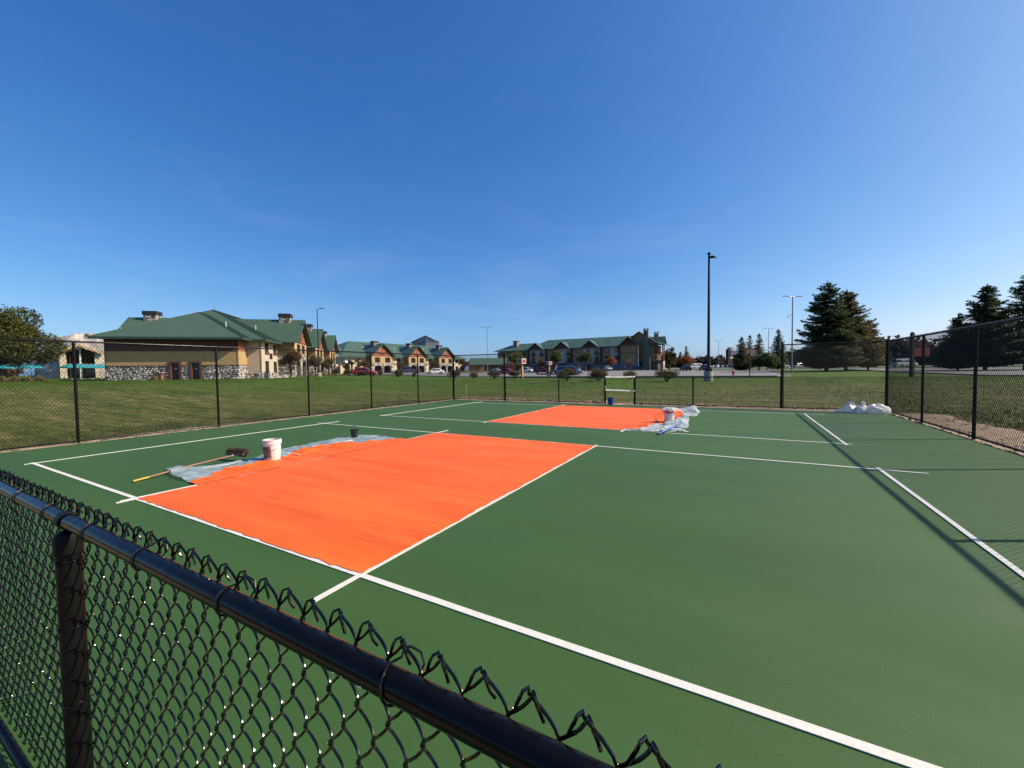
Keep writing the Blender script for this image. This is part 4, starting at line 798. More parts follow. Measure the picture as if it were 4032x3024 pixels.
# ------------------------------------------------------------------ lodge wing nearest the courts
def lodge_near():
    g = G(-52.95, 53.0); root = thing('lodge_wing', 'green-roofed lodge wing with stone base and two brown doors behind the lawn', 'building', (g.x, g.y, 0.80), R(RA + 14.5), 'lodge buildings')
    E_ = 5.72
    dh = [(7.24, 8.36, -0.6, 2.37), (9.62, 10.74, -0.6, 2.37)]
    sb = wall(root, (0, 0), 0, 15.28, -0.6, 1.95, dh, 'mortar', 'stone_base'); stones(sb, (0, 0), 0, 15.28, -0.25, 1.93, dh, 3, True)
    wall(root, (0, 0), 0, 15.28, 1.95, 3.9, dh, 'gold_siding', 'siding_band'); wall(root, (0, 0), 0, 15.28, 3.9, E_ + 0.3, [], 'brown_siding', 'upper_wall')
    mb = MB()
    for a, b in ((0, 7.06), (8.52, 9.46), (10.92, 15.28)): bar(mb, (0, 0), 0, a, b, -0.10, 0.02, 1.93, 2.03)
    mb.obj('ledge', 'tan_siding', root)
    mb = MB(); bar(mb, (0, 0), 0, 0, 15.28, -0.04, 0.02, 3.86, 3.94); mb.obj('trim_band', 'trim_brown', root)
    for a, b in ((7.24, 8.36), (9.62, 10.74)):
        mb = MB(); bar(mb, (0, 0), 0, a + 0.1, b - 0.1, 0.12, 0.18, -0.3, 2.27); d = mb.obj('door', 'dark_door', root)
        mb = MB(); bar(mb, (0, 0), 0, a - 0.17, a + 0.1, -0.12, 0.2, -0.4, 2.27); bar(mb, (0, 0), 0, b - 0.1, b + 0.17, -0.12, 0.2, -0.4, 2.27); bar(mb, (0, 0), 0, a - 0.17, b + 0.17, -0.12, 0.2, 2.27, 2.50); mb.obj('door_frame', 'trim_brown', d)
        mb = MB(); bar(mb, (0, 0), 0, b - 0.27, b - 0.22, 0.05, 0.12, 0.9, 1.15); mb.obj('door_handle', 'rim', d)
        mb = MB(); bar(mb, (0, 0), 0, (a + b) / 2 - 0.15, (a + b) / 2 + 0.15, 0.105, 0.12, 1.42, 1.55); mb.obj('door_plate', 'white_metal', d)
    # return wall in the sun
    o = (15.28, 0); sb = wall(root, o, H90, 3.3, -0.6, 1.95, [], 'mortar', 'stone_base'); stones(sb, o, H90, 3.3, -0.3, 1.93, [], 41, False)
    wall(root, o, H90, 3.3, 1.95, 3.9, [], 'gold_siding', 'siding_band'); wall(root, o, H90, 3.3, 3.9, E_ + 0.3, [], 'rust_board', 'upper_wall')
    mb = MB(); bar(mb, o, H90, 0, 3.3, -0.10, 0.02, 1.93, 2.03); mb.obj('ledge', 'tan_siding', root)
    o = (15.28, 3.3); wall(root, o, 0, 1.87, 0.75, E_ + 0.3, [], 'pink_stucco', 'stucco_wall'); sb = wall(root, o, 0, 1.95, -0.6, 0.75, [], 'mortar', 'stone_base', off=-0.06); stones(sb, (15.28, 3.24), 0, 1.95, -0.3, 0.73, [], 51, False)
    # long sunny side with three gabled bays
    n_prev = 3.3
    for k in range(4):
        n0 = 11.27 + 16.3 * k if k < 3 else 62.0; L = n0 - n_prev; o = (17.15, n_prev); wn_ = []
        if L > 6:
            wn_ = [(1.8, 3.5, 4.05, 5.35), (L - 2.2, L - 0.4, 4.05, 5.35), (1.8, 3.5, 0.85, 2.6), (L - 2.2, L - 0.4, 0.85, 2.6)]
        wall(root, o, H90, L, 0.75, E_ + 0.3, wn_, 'cream_stucco', 'stucco_wall'); sb = wall(root, o, H90, L, -0.6, 0.75, [], 'mortar', 'stone_base', off=-0.06); stones(sb, (17.21, n_prev), H90, L, -0.3, 0.73, [], 60 + k, False)
        for h in wn_: window(root, o, H90, *h)
        for h in wn_[:2]:
            mb = MB(); bar(mb, o, H90, h[0] - 0.1, h[1] + 0.1, -0.06, 0.04, 3.6, 3.9); mb.obj('apron_panel', 'trim_brown', root)
        if L > 6:
            for zz in (3.1,):
                for uu in (3.9, 4.6): mb = MB(); bar(mb, o, H90, uu, uu + 0.28, -0.12, 0.03, 2.95, 3.85); mb.obj('vent_slot', 'dark_door', root)
        if k == 3: break
        # bay
        wall(root, (17.15, n0), 0, 2.58, 3.6, 6.3, [], 'tan_siding', 'bay_side_wall'); sb = wall(root, (17.15, n0), 0, 2.58, -0.6, 3.6, [], 'mortar', 'bay_stone_side'); stones(sb, (17.15, n0), 0, 2.58, -0.3, 3.58, [], 80 + k, False)
        o = (19.73, n0); W_ = 8.69; sb = arch_wall(root, o, H90, W_, -0.6, 3.95, [(1.0, 3.9, 2.1, 2.95), (5.3, 8.2, 2.1, 2.95)], 'mortar')
        stones(sb, o, H90, W_, -0.3, 3.9, [(0.9, 4.0, -1, 2.85), (5.2, 8.3, -1, 2.85)], 90 + k, False)
        wh = [(1.9, 3.7, 4.25, 5.55), (5.2, 7.0, 4.25, 5.55)]; wall(root, o, H90, W_, 3.95, 6.0, wh, 'gold_siding', 'bay_wall')
        for h in wh: window(root, o, H90, *h, trim=0.16)
        MB().box(17.3, 18.6, n0 + 0.3, n0 + W_ - 0.3, -0.5, 3.6).obj('porch_recess', 'brown_siding', root)
        gable_face(root, o, H90, W_, 6.0, 9.75)
        wall(root, (19.73, n0 + W_), math.pi, 2.58, -0.6, 6.3, [], 'tan_siding', 'bay_side_wall')
        yc = n0 + W_ / 2; gable_roof_x(root, 20.55, 8.6, yc, 4.345, 6.54, 10.15, seam=0.47)
        chimney(root, 17.45, yc, 9.1, 11.12, 1.75, 1.5, 200 + 5 * k)
        n_prev = n0 + W_
    # far and left sides
    wall(root, (0, 3.3), -H90, 3.3, -0.6, E_ + 0.3, [], 'tan_siding', 'side_wall'); wall(root, (0, 62), -H90, 58.7, -0.6, E_ + 1.6, [], 'cream_stucco', 'side_wall')
    # roofs
    slope(root, [(-1, -1, E_), (16.28, -1, E_), (7.64, 7.64, 10.13)], seam=0.47, name='hip_roof'); slope(root, [(16.28, -1, E_), (16.28, 14, E_), (7.64, 14, 10.13), (7.64, 7.64, 10.13)], seam=0.47, name='hip_roof'); slope(root, [(-1, -1, E_), (7.64, 7.64, 10.13), (7.64, 14, 10.13), (-1, 14, E_)], name='hip_roof')
    slope(root, [(-1, 2.3, E_), (18.1, 2.3, E_), (7.1, 13.3, 11.33), (-1, 5.2, 7.2)], seam=0.47, name='hip_roof'); slope(root, [(18.1, 2.3, E_), (18.1, 63, E_), (7.1, 63, 11.33), (7.1, 13.3, 11.33)], seam=0.47, name='main_roof'); slope(root, [(-1, 5.2, 7.2), (7.1, 13.3, 11.33), (7.1, 63, 11.33), (-1, 63, 7.2)], name='main_roof')
    for p, q in (((-1, -1, E_), (16.28, -1, E_)), ((16.28, -1, E_), (16.28, 2.3, E_)), ((16.28, 2.3, E_), (18.1, 2.3, E_)), ((18.1, 2.3, E_), (18.1, 11, E_)), ((18.1, 20.5, E_), (18.1, 27, E_)), ((18.1, 37, E_), (18.1, 43, E_))): fascia(root, p, q, 0.30)
    MB().add([(-0.9, -0.9, E_ - 0.2), (16.2, -0.9, E_ - 0.2), (16.2, 3.4, E_ - 0.2), (-0.9, 3.4, E_ - 0.2)], [(3, 2, 1, 0)]).obj('soffit', 'soffit', root)
    mb = MB()
    for a, b in (((-1, -1, E_), (7.64, 7.64, 10.13)), ((16.28, -1, E_), (7.64, 7.64, 10.13)), ((7.64, 7.64, 10.13), (7.64, 13, 10.13)), ((18.1, 2.3, E_), (7.1, 13.3, 11.33)), ((7.1, 13.3, 11.33), (7.1, 62, 11.33))): mb.tube([Vector(a) + Vector((0, 0, 0.03)), Vector(b) + Vector((0, 0, 0.03))], 0.07, 6)
    mb.obj('ridge_cap', 'fascia', root)
    gable_roof_x(root, -5.7, 5.0, 15.6, 4.345, 6.54, 10.15); chimney(root, -2.4, 15.6, 9.1, 11.12, 1.75, 1.5, 240)
    for x, y, z in ((12.7, 3.4, 7.75), (13.5, 13.0, 8.3), (3.0, 20.0, 10.2)): MB().lathe([(0.06, -0.2), (0.06, 0.5), (0.09, 0.5), (0.09, 0.56), (0.001, 0.58)], 8, (x, y, z)).obj('vent_pipe', 'white_metal', root)
    MB().tube([(7.1, 14.2, 11.3), (7.1, 14.2, 12.0)], 0.03, 5).obj('roof_mast', 'grey_metal', root)
    # wall bench and cabinet by the doors
    bn = thing('utility_cabinet', 'tan and brown wooden cabinet against the stone base beside the doors', 'cabinet', root.matrix_basis @ Vector((6.15, -0.55, 0.0)), R(RA + 14.5))
    MB().box(-0.36, 0.36, -0.3, 0.3, 0.06, 0.78).obj('body', 'tan_siding', bn); MB().box(-0.44, 0.44, -0.36, 0.36, 0.78, 0.88).obj('lid', 'trim_brown', bn)
    for sx in (-1, 1):
        for sy in (-1, 1): MB().box(sx * 0.38 - 0.05, sx * 0.38 + 0.05, sy * 0.32 - 0.05, sy * 0.32 + 0.05, -0.15, 0.78).obj('corner_post', 'trim_brown', bn)
lodge_near()

# ------------------------------------------------------------------ lodge wing across the car park
def lodge_far():
    g = G(-43.75, 138.0); root = thing('lodge_wing', 'long green-roofed lodge wing with arched stone bays behind the parked pickup', 'building', (g.x, g.y, 0.80), R(RA + 58), 'lodge buildings')
    E_ = 5.72; xs = [0.0, 16.3, 32.6]; W_ = 9.0; prev = -24.0
    for k in range(4):
        x0 = xs[k] - W_ / 2 if k < 3 else 47.0; L = x0 - prev; o = (prev, 2.58); hs = [(h, h + 1.8, 3.9, 5.3) for h in np.arange(0.5, L - 2.0, 3.6)] + [(h, h + 1.8, 0.5, 2.4) for h in np.arange(0.5, L - 2.0, 3.6)]
        wall(root, o, 0, L, -0.6, E_ + 0.2, hs, 'cream_stucco', 'stucco_wall')
        for h in hs: window(root, o, 0, *h)
        for h in np.arange(2.6, L - 1.2, 3.6):
            mb = MB()
            for q in (0, 0.55): bar(mb, o, 0, h + q, h + q + 0.25, -0.12, 0.02, 2.85, 3.6)
            mb.obj('vent_slot', 'dark_door', root)
        if k == 3: break
        c = xs[k]; o = (c - W_ / 2, 0); sb = arch_wall(root, o, 0, W_, -0.6, 3.5, [(1.2, 4.1, 2.0, 2.75), (5.1, 8.0, 2.0, 2.75)], 'mortar'); stones(sb, o, 0, W_, -0.3, 3.45, [(1.1, 4.2, -1, 2.65), (5.0, 8.1, -1, 2.65)], 300 + k, False, 0.6, 0.4)
        wh = [(1.5, 3.3, 3.85, 5.3), (5.8, 7.6, 3.85, 5.3)]; wall(root, o, 0, W_, 3.5, 5.95, wh, 'gold_siding', 'bay_wall')
        for h in wh: window(root, o, 0, *h, trim=0.18)
        wall(root, (c - W_ / 2, 2.58), -H90, 2.58, -0.6, 6.0, [], 'tan_siding', 'bay_side_wall'); wall(root, (c + W_ / 2, 0), H90, 2.58, -0.6, 6.0, [], 'tan_siding', 'bay_side_wall')
        MB().add([(c - 4.2, 2.4, -0.5), (c + 4.2, 2.4, -0.5), (c + 4.2, 2.4, 3.4), (c - 4.2, 2.4, 3.4)], [(0, 1, 2, 3)]).obj('porch_back', 'brown_siding', root)
        gable_face(root, o, 0, W_, 5.95, 9.7); gable_roof_y(root, -0.8, 9.5, c, W_ / 2, 6.4, 10.1, 0.7)
        chimney(root, c, 3.9, 9.0, 11.1, 1.9, 1.6, 330 + 4 * k)
        prev = xs[k] + W_ / 2
    wall(root, (-24, 24), -H90, 21.4, -0.6, E_, [], 'cream_stucco', 'side_wall'); wall(root, (47, 2.58), H90, 21, -0.6, E_, [], 'cream_stucco', 'side_wall')
    zr = 11.33
    slope(root, [(-14.9, 1.58, E_), (36.5, 1.58, E_), (36.5, 12.6, zr), (-3.9, 12.6, zr)], name='main_roof'); slope(root, [(-14.9, 23.6, E_), (36.5, 23.6, E_), (36.5, 12.6, zr), (-3.9, 12.6, zr)], name='main_roof'); slope(root, [(-14.9, 1.58, E_), (-3.9, 12.6, zr), (-14.9, 23.6, E_)], name='hip_roof'); slope(root, [(36.5, 1.58, E_), (47.5, 1.58, E_), (36.5, 12.6, zr)], name='hip_roof'); slope(root, [(47.5, 1.58, E_), (47.5, 23.6, E_), (36.5, 12.6, zr)], name='hip_roof')
    slope(root, [(-26, 3.0, E_ + 0.1), (-10, 3.0, E_ + 0.1), (-10, 12.0, 10.4), (-26, 12.0, 10.4)], name='link_roof'); slope(root, [(-26, 21, E_), (-10, 21, E_), (-10, 12, 10.4), (-26, 12, 10.4)], name='link_roof')
    for p, q in (((-24, 1.58, E_), (-5.2, 1.58, E_)), ((5.2, 1.58, E_), (11.1, 1.58, E_)), ((21.5, 1.58, E_), (27.4, 1.58, E_)), ((37.8, 1.58, E_), (47.5, 1.58, E_))): fascia(root, p, q, 0.42)
    for x in (-2.0, 12, 27): MB().lathe([(0.12, -0.3), (0.12, 0.7), (0.18, 0.7), (0.001, 0.75)], 8, (x, 7.5, 8.75)).obj('vent_pipe', 'white_metal', root)
lodge_far()
def skylight():
    g = B(1678, 190); root = thing('glass_pyramid', 'dark glazed pyramid roof rising behind the far lodge wing', 'building', (g.x, g.y, 0.8), R(RA + 58), 'lodge buildings')
    w = 4.4; z0, z1, z2 = 11.6, 13.9, 17.0
    for a in range(4):
        c, s = math.cos(a * H90), math.sin(a * H90); rt = lambda x, y, z: (x * c - y * s, x * s + y * c, z)
        slope(root, [rt(-w - 1.4, -w - 1.4, z0 - 1.8), rt(w + 1.4, -w - 1.4, z0 - 1.8), rt(w, -w, z0), rt(-w, -w, z0)], 'skylight_glass', 'skirt_panel')
        MB().add([rt(-w, -w, z0), rt(w, -w, z0), rt(w, -w, z1), rt(-w, -w, z1)], [(0, 1, 2, 3)]).obj('clerestory', 'skylight_glass', root)
        n = 8
        for i in range(n):
            x0, x1 = -w + 2 * w * i / n, -w + 2 * w * (i + 1) / n; f0, f1 = x0, x1
            zt = lambda x: z2 - (z2 - z1) * abs(x) / (w + 0.5) 
            MB().add([rt(x0 * 1.06, -w * 1.06, z1), rt(x1 * 1.06, -w * 1.06, z1), rt(x1 * 0.001, 0, z2), rt(x0 * 0.001, 0, z2)], [(0, 1, 2, 3)]).obj('glass_panel', 'skylight_glass', root)
        mb = MB()
        for i in range(n + 1): x0 = -w * 1.06 + 2 * w * 1.06 * i / n; mb.tube([rt(x0, -w * 1.07, z1 + 0.03), rt(0, 0, z2 + 0.05)], 0.07, 4); mb.tube([rt(x0 / 1.06, -w * 1.005, z0), rt(x0 / 1.06, -w * 1.005, z1)], 0.07, 4)
        mb.obj('glazing_bars', 'dark_pole', root)
    MB().box(-5.6, 5.6, -5.6, 5.6, -0.5, z0 - 1.75).obj('drum_wall', 'tan_siding', root)
skylight()
def link_building():
    g = B(1845, 172); root = thing('reception_block', 'low tan building with hipped green roof between the lodge wing and the three-storey lodge', 'building', (g.x, g.y, 0.82), R(RA + 8), 'lodge buildings')
    wall(root, (0, 0), 0, 7.0, -0.6, 3.1, [], 'tan_siding', 'wall'); wall(root, (7.0, 0), H90, 1.5, -0.6, 3.1, [], 'brown_siding', 'wall'); hs = [(0.6, 2.0, -0.3, 2.2), (2.6, 3.4, -0.3, 2.2)]
    wall(root, (7.0, 1.5), 0, 4.2, -0.6, 3.1, hs, 'brown_siding', 'entrance_wall')
    for h in hs: window(root, (7.0, 1.5), 0, *h, name='glass_door', sill=False)
    wall(root, (11.2, 1.5), 0, 9.5, -0.6, 3.1, [(1, 3, 0.5, 2.3), (5, 7, 0.5, 2.3)], 'brown_siding', 'wall')
    for h in ((1, 3, 0.5, 2.3), (5, 7, 0.5, 2.3)): window(root, (11.2, 1.5), 0, *h)
    e, r = 2.95, 5.9
    slope(root, [(-1, -1, e), (7.4, -1, e), (6.0, 5, r), (1.2, 5, r)], name='roof'); slope(root, [(-1, -1, e), (1.2, 5, r), (1.2, 8, r), (-1, 12, e)], name='roof'); slope(root, [(7.4, -1, e), (7.4, 0.4, e), (11.8, 0.4, e), (9.2, 5, r), (6.0, 5, r)], name='roof'); slope(root, [(11.8, 0.4, e), (21, 0.4, e), (21, 5, r), (9.2, 5, r)], name='roof'); slope(root, [(1.2, 5, r), (21, 5, r), (21, 12, e), (-1, 12, e)], name='roof')
    fascia(root, (-1, -1, e), (7.4, -1, e), 0.3); fascia(root, (11.8, 0.4, e), (21, 0.4, e), 0.3)
link_building()

# ------------------------------------------------------------------ three-storey lodge
def lodge_tall():
    g = G(42.9, 160.0); root = thing('three_storey_lodge', 'three-storey lodge with stone chimneys and balconies beyond the car park', 'building', (g.x, g.y, 0.86), R(RA - 30.5), 'lodge buildings')
    e = 9.4; slots = []; x = -39.6
    cols = [(-39.5, 'b'), (-35.4, 'b'), (-30.6, 'w'), (-27.0, 'w'), (-22.9, 'b'), (-18.6, 'w'), (-14.4, 'w'), (-10.6, 'b'), (-6.6, 'w'), (-2.5, 'w')]
    o = (-41, 0); hs = []
    for cx, kd in cols:
        for zf in (3.3, 6.3): hs.append((cx + 41 - 0.0, cx + 41 + 1.7, zf + (0.15 if kd == 'b' else 0.7), zf + 2.35))
    wall(root, o, 0, 41, 3.1, e + 0.1, hs, 'grey_stucco', 'stucco_wall'); gh = [(cx + 41, cx + 42.9, -0.3, 2.2) for cx, k in cols[::2]]; sb = wall(root, o, 0, 41, -0.6, 3.1, gh, 'stone_dark', 'stone_base', off=-0.15)
    for h in hs: window(root, o, 0, *h, sill=False)
    for h in gh: window(root, o, 0, *h, sill=False)
    for cx, kd in cols:
        if kd == 'b':
            for zf in (3.3, 6.3):
                mb = MB(); mb.box(cx - 0.25, cx + 1.95, -1.0, 0.0, zf - 0.05, zf + 0.12); mb.box(cx - 0.25, cx + 1.95, -1.0, -0.92, zf + 1.0, zf + 1.08)
                for q in np.arange(cx - 0.2, cx + 1.95, 0.24): mb.box(q - 0.03, q + 0.03, -0.98, -0.92, zf + 0.12, zf + 1.0)
                mb.obj('balcony', 'window_frame', root)
    for px in (-32.4, -20.6, -7.9, -41.0, -0.6):
        MB().box(px - 0.55, px + 0.55, -0.28, 0.0, 3.1, e).obj('pilaster', 'brown_siding', root)
    # recessed tan strips beside the pilasters
    for a, b in ((-31.8, -27.9), (-20.0, -15.5), (-7.3, -4.2)):
        hh = [(h[0] - 41 - a, h[1] - 41 - a, h[2], h[3]) for h in hs if a < h[0] - 41 < b]; wall(root, (a, -0.06), 0, b - a, 3.12, e, hh, 'tan_siding', 'tan_panel', thick=0.05)
    slope(root, [(-42, -0.9, e), (0.5, -0.9, e), (7, 7.8, 13.75), (-35, 7.8, 13.75)], name='main_roof'); slope(root, [(-42, 16.5, e), (8, 16.5, e), (8, 7.8, 13.75), (-35, 7.8, 13.75)], name='main_roof'); slope(root, [(-42, -0.9, e), (-35, 7.8, 13.75), (-42, 16.5, e)], name='hip_roof')
    fascia(root, (-42, -0.9, e), (0.5, -0.9, e), 0.35)
    for c in (-37.1, -24.8, -12.4):
        gable_roof_y(root, -1.5, 6.0, c, 3.4, e + 0.1, 12.15, 0.3); gable_face(root, (c - 3.2, -0.8), 0, 6.4, e - 0.2, 11.9, 'brown_siding')
    for x, z in ((-34.5, 11.6), (-29.5, 11.6), (-5, 11.6)): MB().lathe([(0.22, -0.6), (0.22, 0.7), (0.36, 0.75), (0.36, 0.9), (0.001, 1.0)], 8, (x, 3.2, z)).obj('roof_vent', 'grey_metal', root)
    # lower end block on the building's far end
    wall(root, (-58, 1.0), 0, 17, -0.6, e - 0.6, [(2, 3.6, 4.0, 5.8), (6, 7.6, 4.0, 5.8), (10, 11.6, 4, 5.8), (13.5, 15.1, 4, 5.8), (6, 7.6, 7, 8.4), (13.5, 15.1, 7, 8.4)], 'tan_siding', 'end_wall')
    for h in ((2, 3.6, 4.0, 5.8), (6, 7.6, 4.0, 5.8), (10, 11.6, 4, 5.8), (13.5, 15.1, 4, 5.8), (6, 7.6, 7, 8.4), (13.5, 15.1, 7, 8.4)): window(root, (-58, 1.0), 0, *h)
    wall(root, (-58, 14), -H90, 13, -0.6, e - 0.6, [], 'tan_siding', 'end_wall')
    e2 = e - 0.2; slope(root, [(-59.3, -0.2, e2), (-40, -0.2, e2), (-40, 7, 12.6), (-52, 7, 12.6)], name='end_roof'); slope(root, [(-59.3, -0.2, e2), (-52, 7, 12.6), (-59.3, 14.4, e2)], name='end_roof'); slope(root, [(-52, 7, 12.6), (-40, 7, 12.6), (-40, 14.4, e2), (-59.3, 14.4, e2)], name='end_roof')
    c = MB().box(-51.2, -49.2, 4.0, 6.0, 10.5, 13.6).obj('chimney', 'stone_dark', root); MB().box(-51.35, -49.05, 3.85, 6.15, 13.6, 13.9).obj('chimney_cap', 'chimney_cap', c)
    # gabled block facing the courts
    o = (0, -1.6); wall(root, o, 0, 6.9, 3.1, e + 0.4, [], 'tan_siding', 'gable_block_wall'); wall(root, o, 0, 6.9, -0.6, 3.1, [], 'stone_dark', 'stone_base', off=-0.12); wall(root, (0, 8), -H90, 9.6, -0.6, e, [], 'tan_siding', 'gable_block_wall'); wall(root, (6.9, -1.6), H90, 2.6, -0.6, e, [], 'tan_siding', 'gable_block_wall')
    mb = MB(); bar(mb, o, 0, 0, 6.9, -0.08, 0.02, 6.45, 6.7); bar(mb, o, 0, 0, 6.9, -0.1, 0.02, e - 0.15, e + 0.2); bar(mb, o, 0, -0.1, 0.35, -0.14, 0.1, 3.1, e); bar(mb, o, 0, 6.55, 7.0, -0.14, 0.1, 3.1, e); mb.obj('timber_frame', 'trim_brown', root)
    gable_face(root, (-0.3, -1.6), 0, 7.5, e + 0.2, 12.6, 'brown_siding'); gable_roof_y(root, -2.5, 8, 3.45, 3.45, 9.75, 12.85, 1.0)
    MB().tube([(7.1, -1.9, 0), (7.1, -1.9, e)], 0.16, 8).obj('downpipe', 'white_metal', root)
    # tall end gable and the great chimneys
    o = (1.2, 1.0); wall(root, (6.9, 1.0), 0, 5.6, 3.1, e + 1.0, [], 'tan_siding', 'end_gable_wall'); wall(root, (6.9, 1.0), 0, 5.6, -0.6, 3.1, [], 'stone_dark', 'stone_base', off=-0.12)
    gable_face(root, (0.2, 1.0), 0, 13.2, 9.9, 14.4, 'tan_siding', False); gable_roof_y(root, 0.2, 14, 6.8, 6.6, 10.2, 14.7, 0.7)
    c = MB().add([(8.5, -0.6, -0.6), (11.2, -0.6, -0.6), (11.2, 1.2, -0.6), (8.5, 1.2, -0.6), (8.6, -0.5, 8.8), (11.0, -0.5, 8.8), (11.0, 1.2, 8.8), (8.6, 1.2, 8.8), (8.7, -0.4, 10.0), (10.4, -0.4, 10.0), (10.4, 1.1, 10.0), (8.7, 1.1, 10.0), (8.7, -0.4, 14.9), (10.35, -0.4, 14.9), (10.35, 1.1, 14.9), (8.7, 1.1, 14.9)],
        [(0, 1, 5, 4), (1, 2, 6, 5), (2, 3, 7, 6), (3, 0, 4, 7), (4, 5, 9, 8), (5, 6, 10, 9), (6, 7, 11, 10), (7, 4, 8, 11), (8, 9, 13, 12), (9, 10, 14, 13), (10, 11, 15, 14), (11, 8, 12, 15), (12, 13, 14, 15)]).obj('great_chimney', 'stone_dark', root)
    for sx in (8.75, 10.0):
        for sy in (-0.35, 0.75): MB().box(sx, sx + 0.3, sy, sy + 0.3, 14.9, 15.35).obj('cap_pillar', 'stone_dark', c)
    MB().box(8.6, 10.45, -0.5, 1.2, 15.35, 15.55).obj('chimney_cap', 'chimney_cap', c)
    # corner block with sunny side
    wall(root, (12.5, 1.0), H90, 13, -0.6, e, [(1.0, 2.4, 3.4, 5.4), (1.0, 2.4, 6.4, 8.4), (4, 5.4, 3.4, 5.4), (4, 5.4, 6.4, 8.4)], 'brown_siding', 'sunny_wall')
    for h in ((1.0, 2.4, 3.4, 5.4), (1.0, 2.4, 6.4, 8.4), (4, 5.4, 3.4, 5.4), (4, 5.4, 6.4, 8.4)): window(root, (12.5, 1.0), H90, *h, trim=0.2)
    o = (15.4, 2.2); arch_wall(root, o, H90, 3.4, -0.6, 3.3, [(0.9, 2.5, 1.7, 2.4)], 'cream_stucco', 'porch_wall'); wall(root, (12.5, 2.2), 0, 2.9, -0.6, 3.3, [(1.0, 1.9, -0.6, 2.2)], 'stone_dark', 'porch_side'); MB().box(12.5, 15.7, 2.0, 5.9, 3.3, 3.5).obj('porch_roof', 'trim_brown', root)
    for yy in (2.4, 5.3): MB().box(15.0, 15.35, yy, yy + 0.35, 3.5, e).obj('porch_column', 'rust_board', root)
    MB().box(12.5, 15.3, 2.4, 5.6, 6.2, 6.5).obj('upper_balcony', 'rust_board', root)
    slope(root, [(8, 0.0, e), (16.2, 0.0, e), (12.2, 5.2, 12.2), (8, 5.2, 12.2)], name='corner_roof'); slope(root, [(16.2, 0.0, e), (16.2, 15, e), (12.2, 9, 12.2), (12.2, 5.2, 12.2)], name='corner_roof')
    gable_roof_x(root, 15.9, 10, 4.0, 2.4, 10.0, 12.6, over=0.4); gable_face(root, (15.2, 1.6), H90, 4.8, 9.8, 12.2, 'rust_board')
    c = MB().box(11.3, 12.95, 6.0, 7.5, 9.5, 14.0).obj('chimney', 'stone_dark', root)
    for sx in (11.35, 12.6): MB().box(sx, sx + 0.3, 6.05, 6.4, 14.0, 14.4).obj('cap_pillar', 'stone_dark', c)
    MB().box(11.2, 13.05, 5.9, 7.6, 14.4, 14.6).obj('chimney_cap', 'chimney_cap', c)
lodge_tall()

# ------------------------------------------------------------------ patio pavilion, rock, parasols at the lodge's other side
def pavilion():
    g = B(239, 84); root = thing('patio_pavilion', 'open gabled pavilion with cream columns beside the lodge patio', 'building', (g.x, g.y, 0.8), R(RA + 40), 'lodge buildings')
    MB().box(0, 0.78, 0, 2.2, -0.6, 5.6).obj('column', 'cream_stucco', root); MB().box(5.1, 5.9, 0, 2.2, -0.6, 5.6).obj('column', 'cream_stucco', root)
    MB().box(2.8, 3.05, 0.3, 0.55, -0.6, 6.6).obj('centre_post', 'white_metal', root); MB().box(0.78, 5.1, 0.3, 0.5, 2.75, 3.2).obj('cross_beam', 'rust_board', root)
    MB().add([(0.3, 3.2, -0.5), (5.7, 3.2, -0.5), (5.7, 3.2, 5.5), (2.95, 3.2, 6.7), (0.3, 3.2, 5.5)], [(0, 1, 2, 3, 4)]).obj('back_glazing', 'dark_glass', root)
    for s, xe in ((-1, -0.6), (1, 6.5)):
        slope(root, [(xe, -0.7, 5.45), (xe, 7, 5.45), (2.95, 7, 7.25), (2.95, -0.7, 7.25)], name='roof')
        a, b = (xe, -0.72, 5.48), (2.95, -0.72, 7.28); fascia(root, a if s < 0 else b, b if s < 0 else a, 0.42, 'gold_siding', 0.08)
    wall(root, (0, 7), -H90, 4.8, -0.6, 5.4, [], 'tan_siding', 'side_wall')
pavilion()
def rock_mound():
    g = B(345, 100); rr = np.random.default_rng(9); k = 60; rows = 26; V = []
    ax = np.linspace(0, 2 * math.pi, k, endpoint=False)
    for i in range(rows):
        ph = math.pi / 2 * i / (rows - 1)
        for j in range(k):
            n_ = 1 + 0.05 * math.sin(5 * ax[j] + 3 * ph) + rr.normal(0, 0.018); V.append((10.5 * n_ * math.cos(ph) ** 0.75 * math.cos(ax[j]), 6 * n_ * math.cos(ph) ** 0.75 * math.sin(ax[j]), 10.6 * n_ * math.sin(ph) ** 0.9))
    F = [(i * k + j, i * k + (j + 1) % k, (i + 1) * k + (j + 1) % k, (i + 1) * k + j) for i in range(rows - 1) for j in range(k)]
    o = link('stone_dome', npmesh('stone_dome', V, F), None, 'rock'); o.location = (g.x, g.y, 0.5); o.rotation_euler = (0, 0, R(RA)); tag(o, 'pale stone-faced dome rising behind the patio pavilion', 'stone dome')
rock_mound()
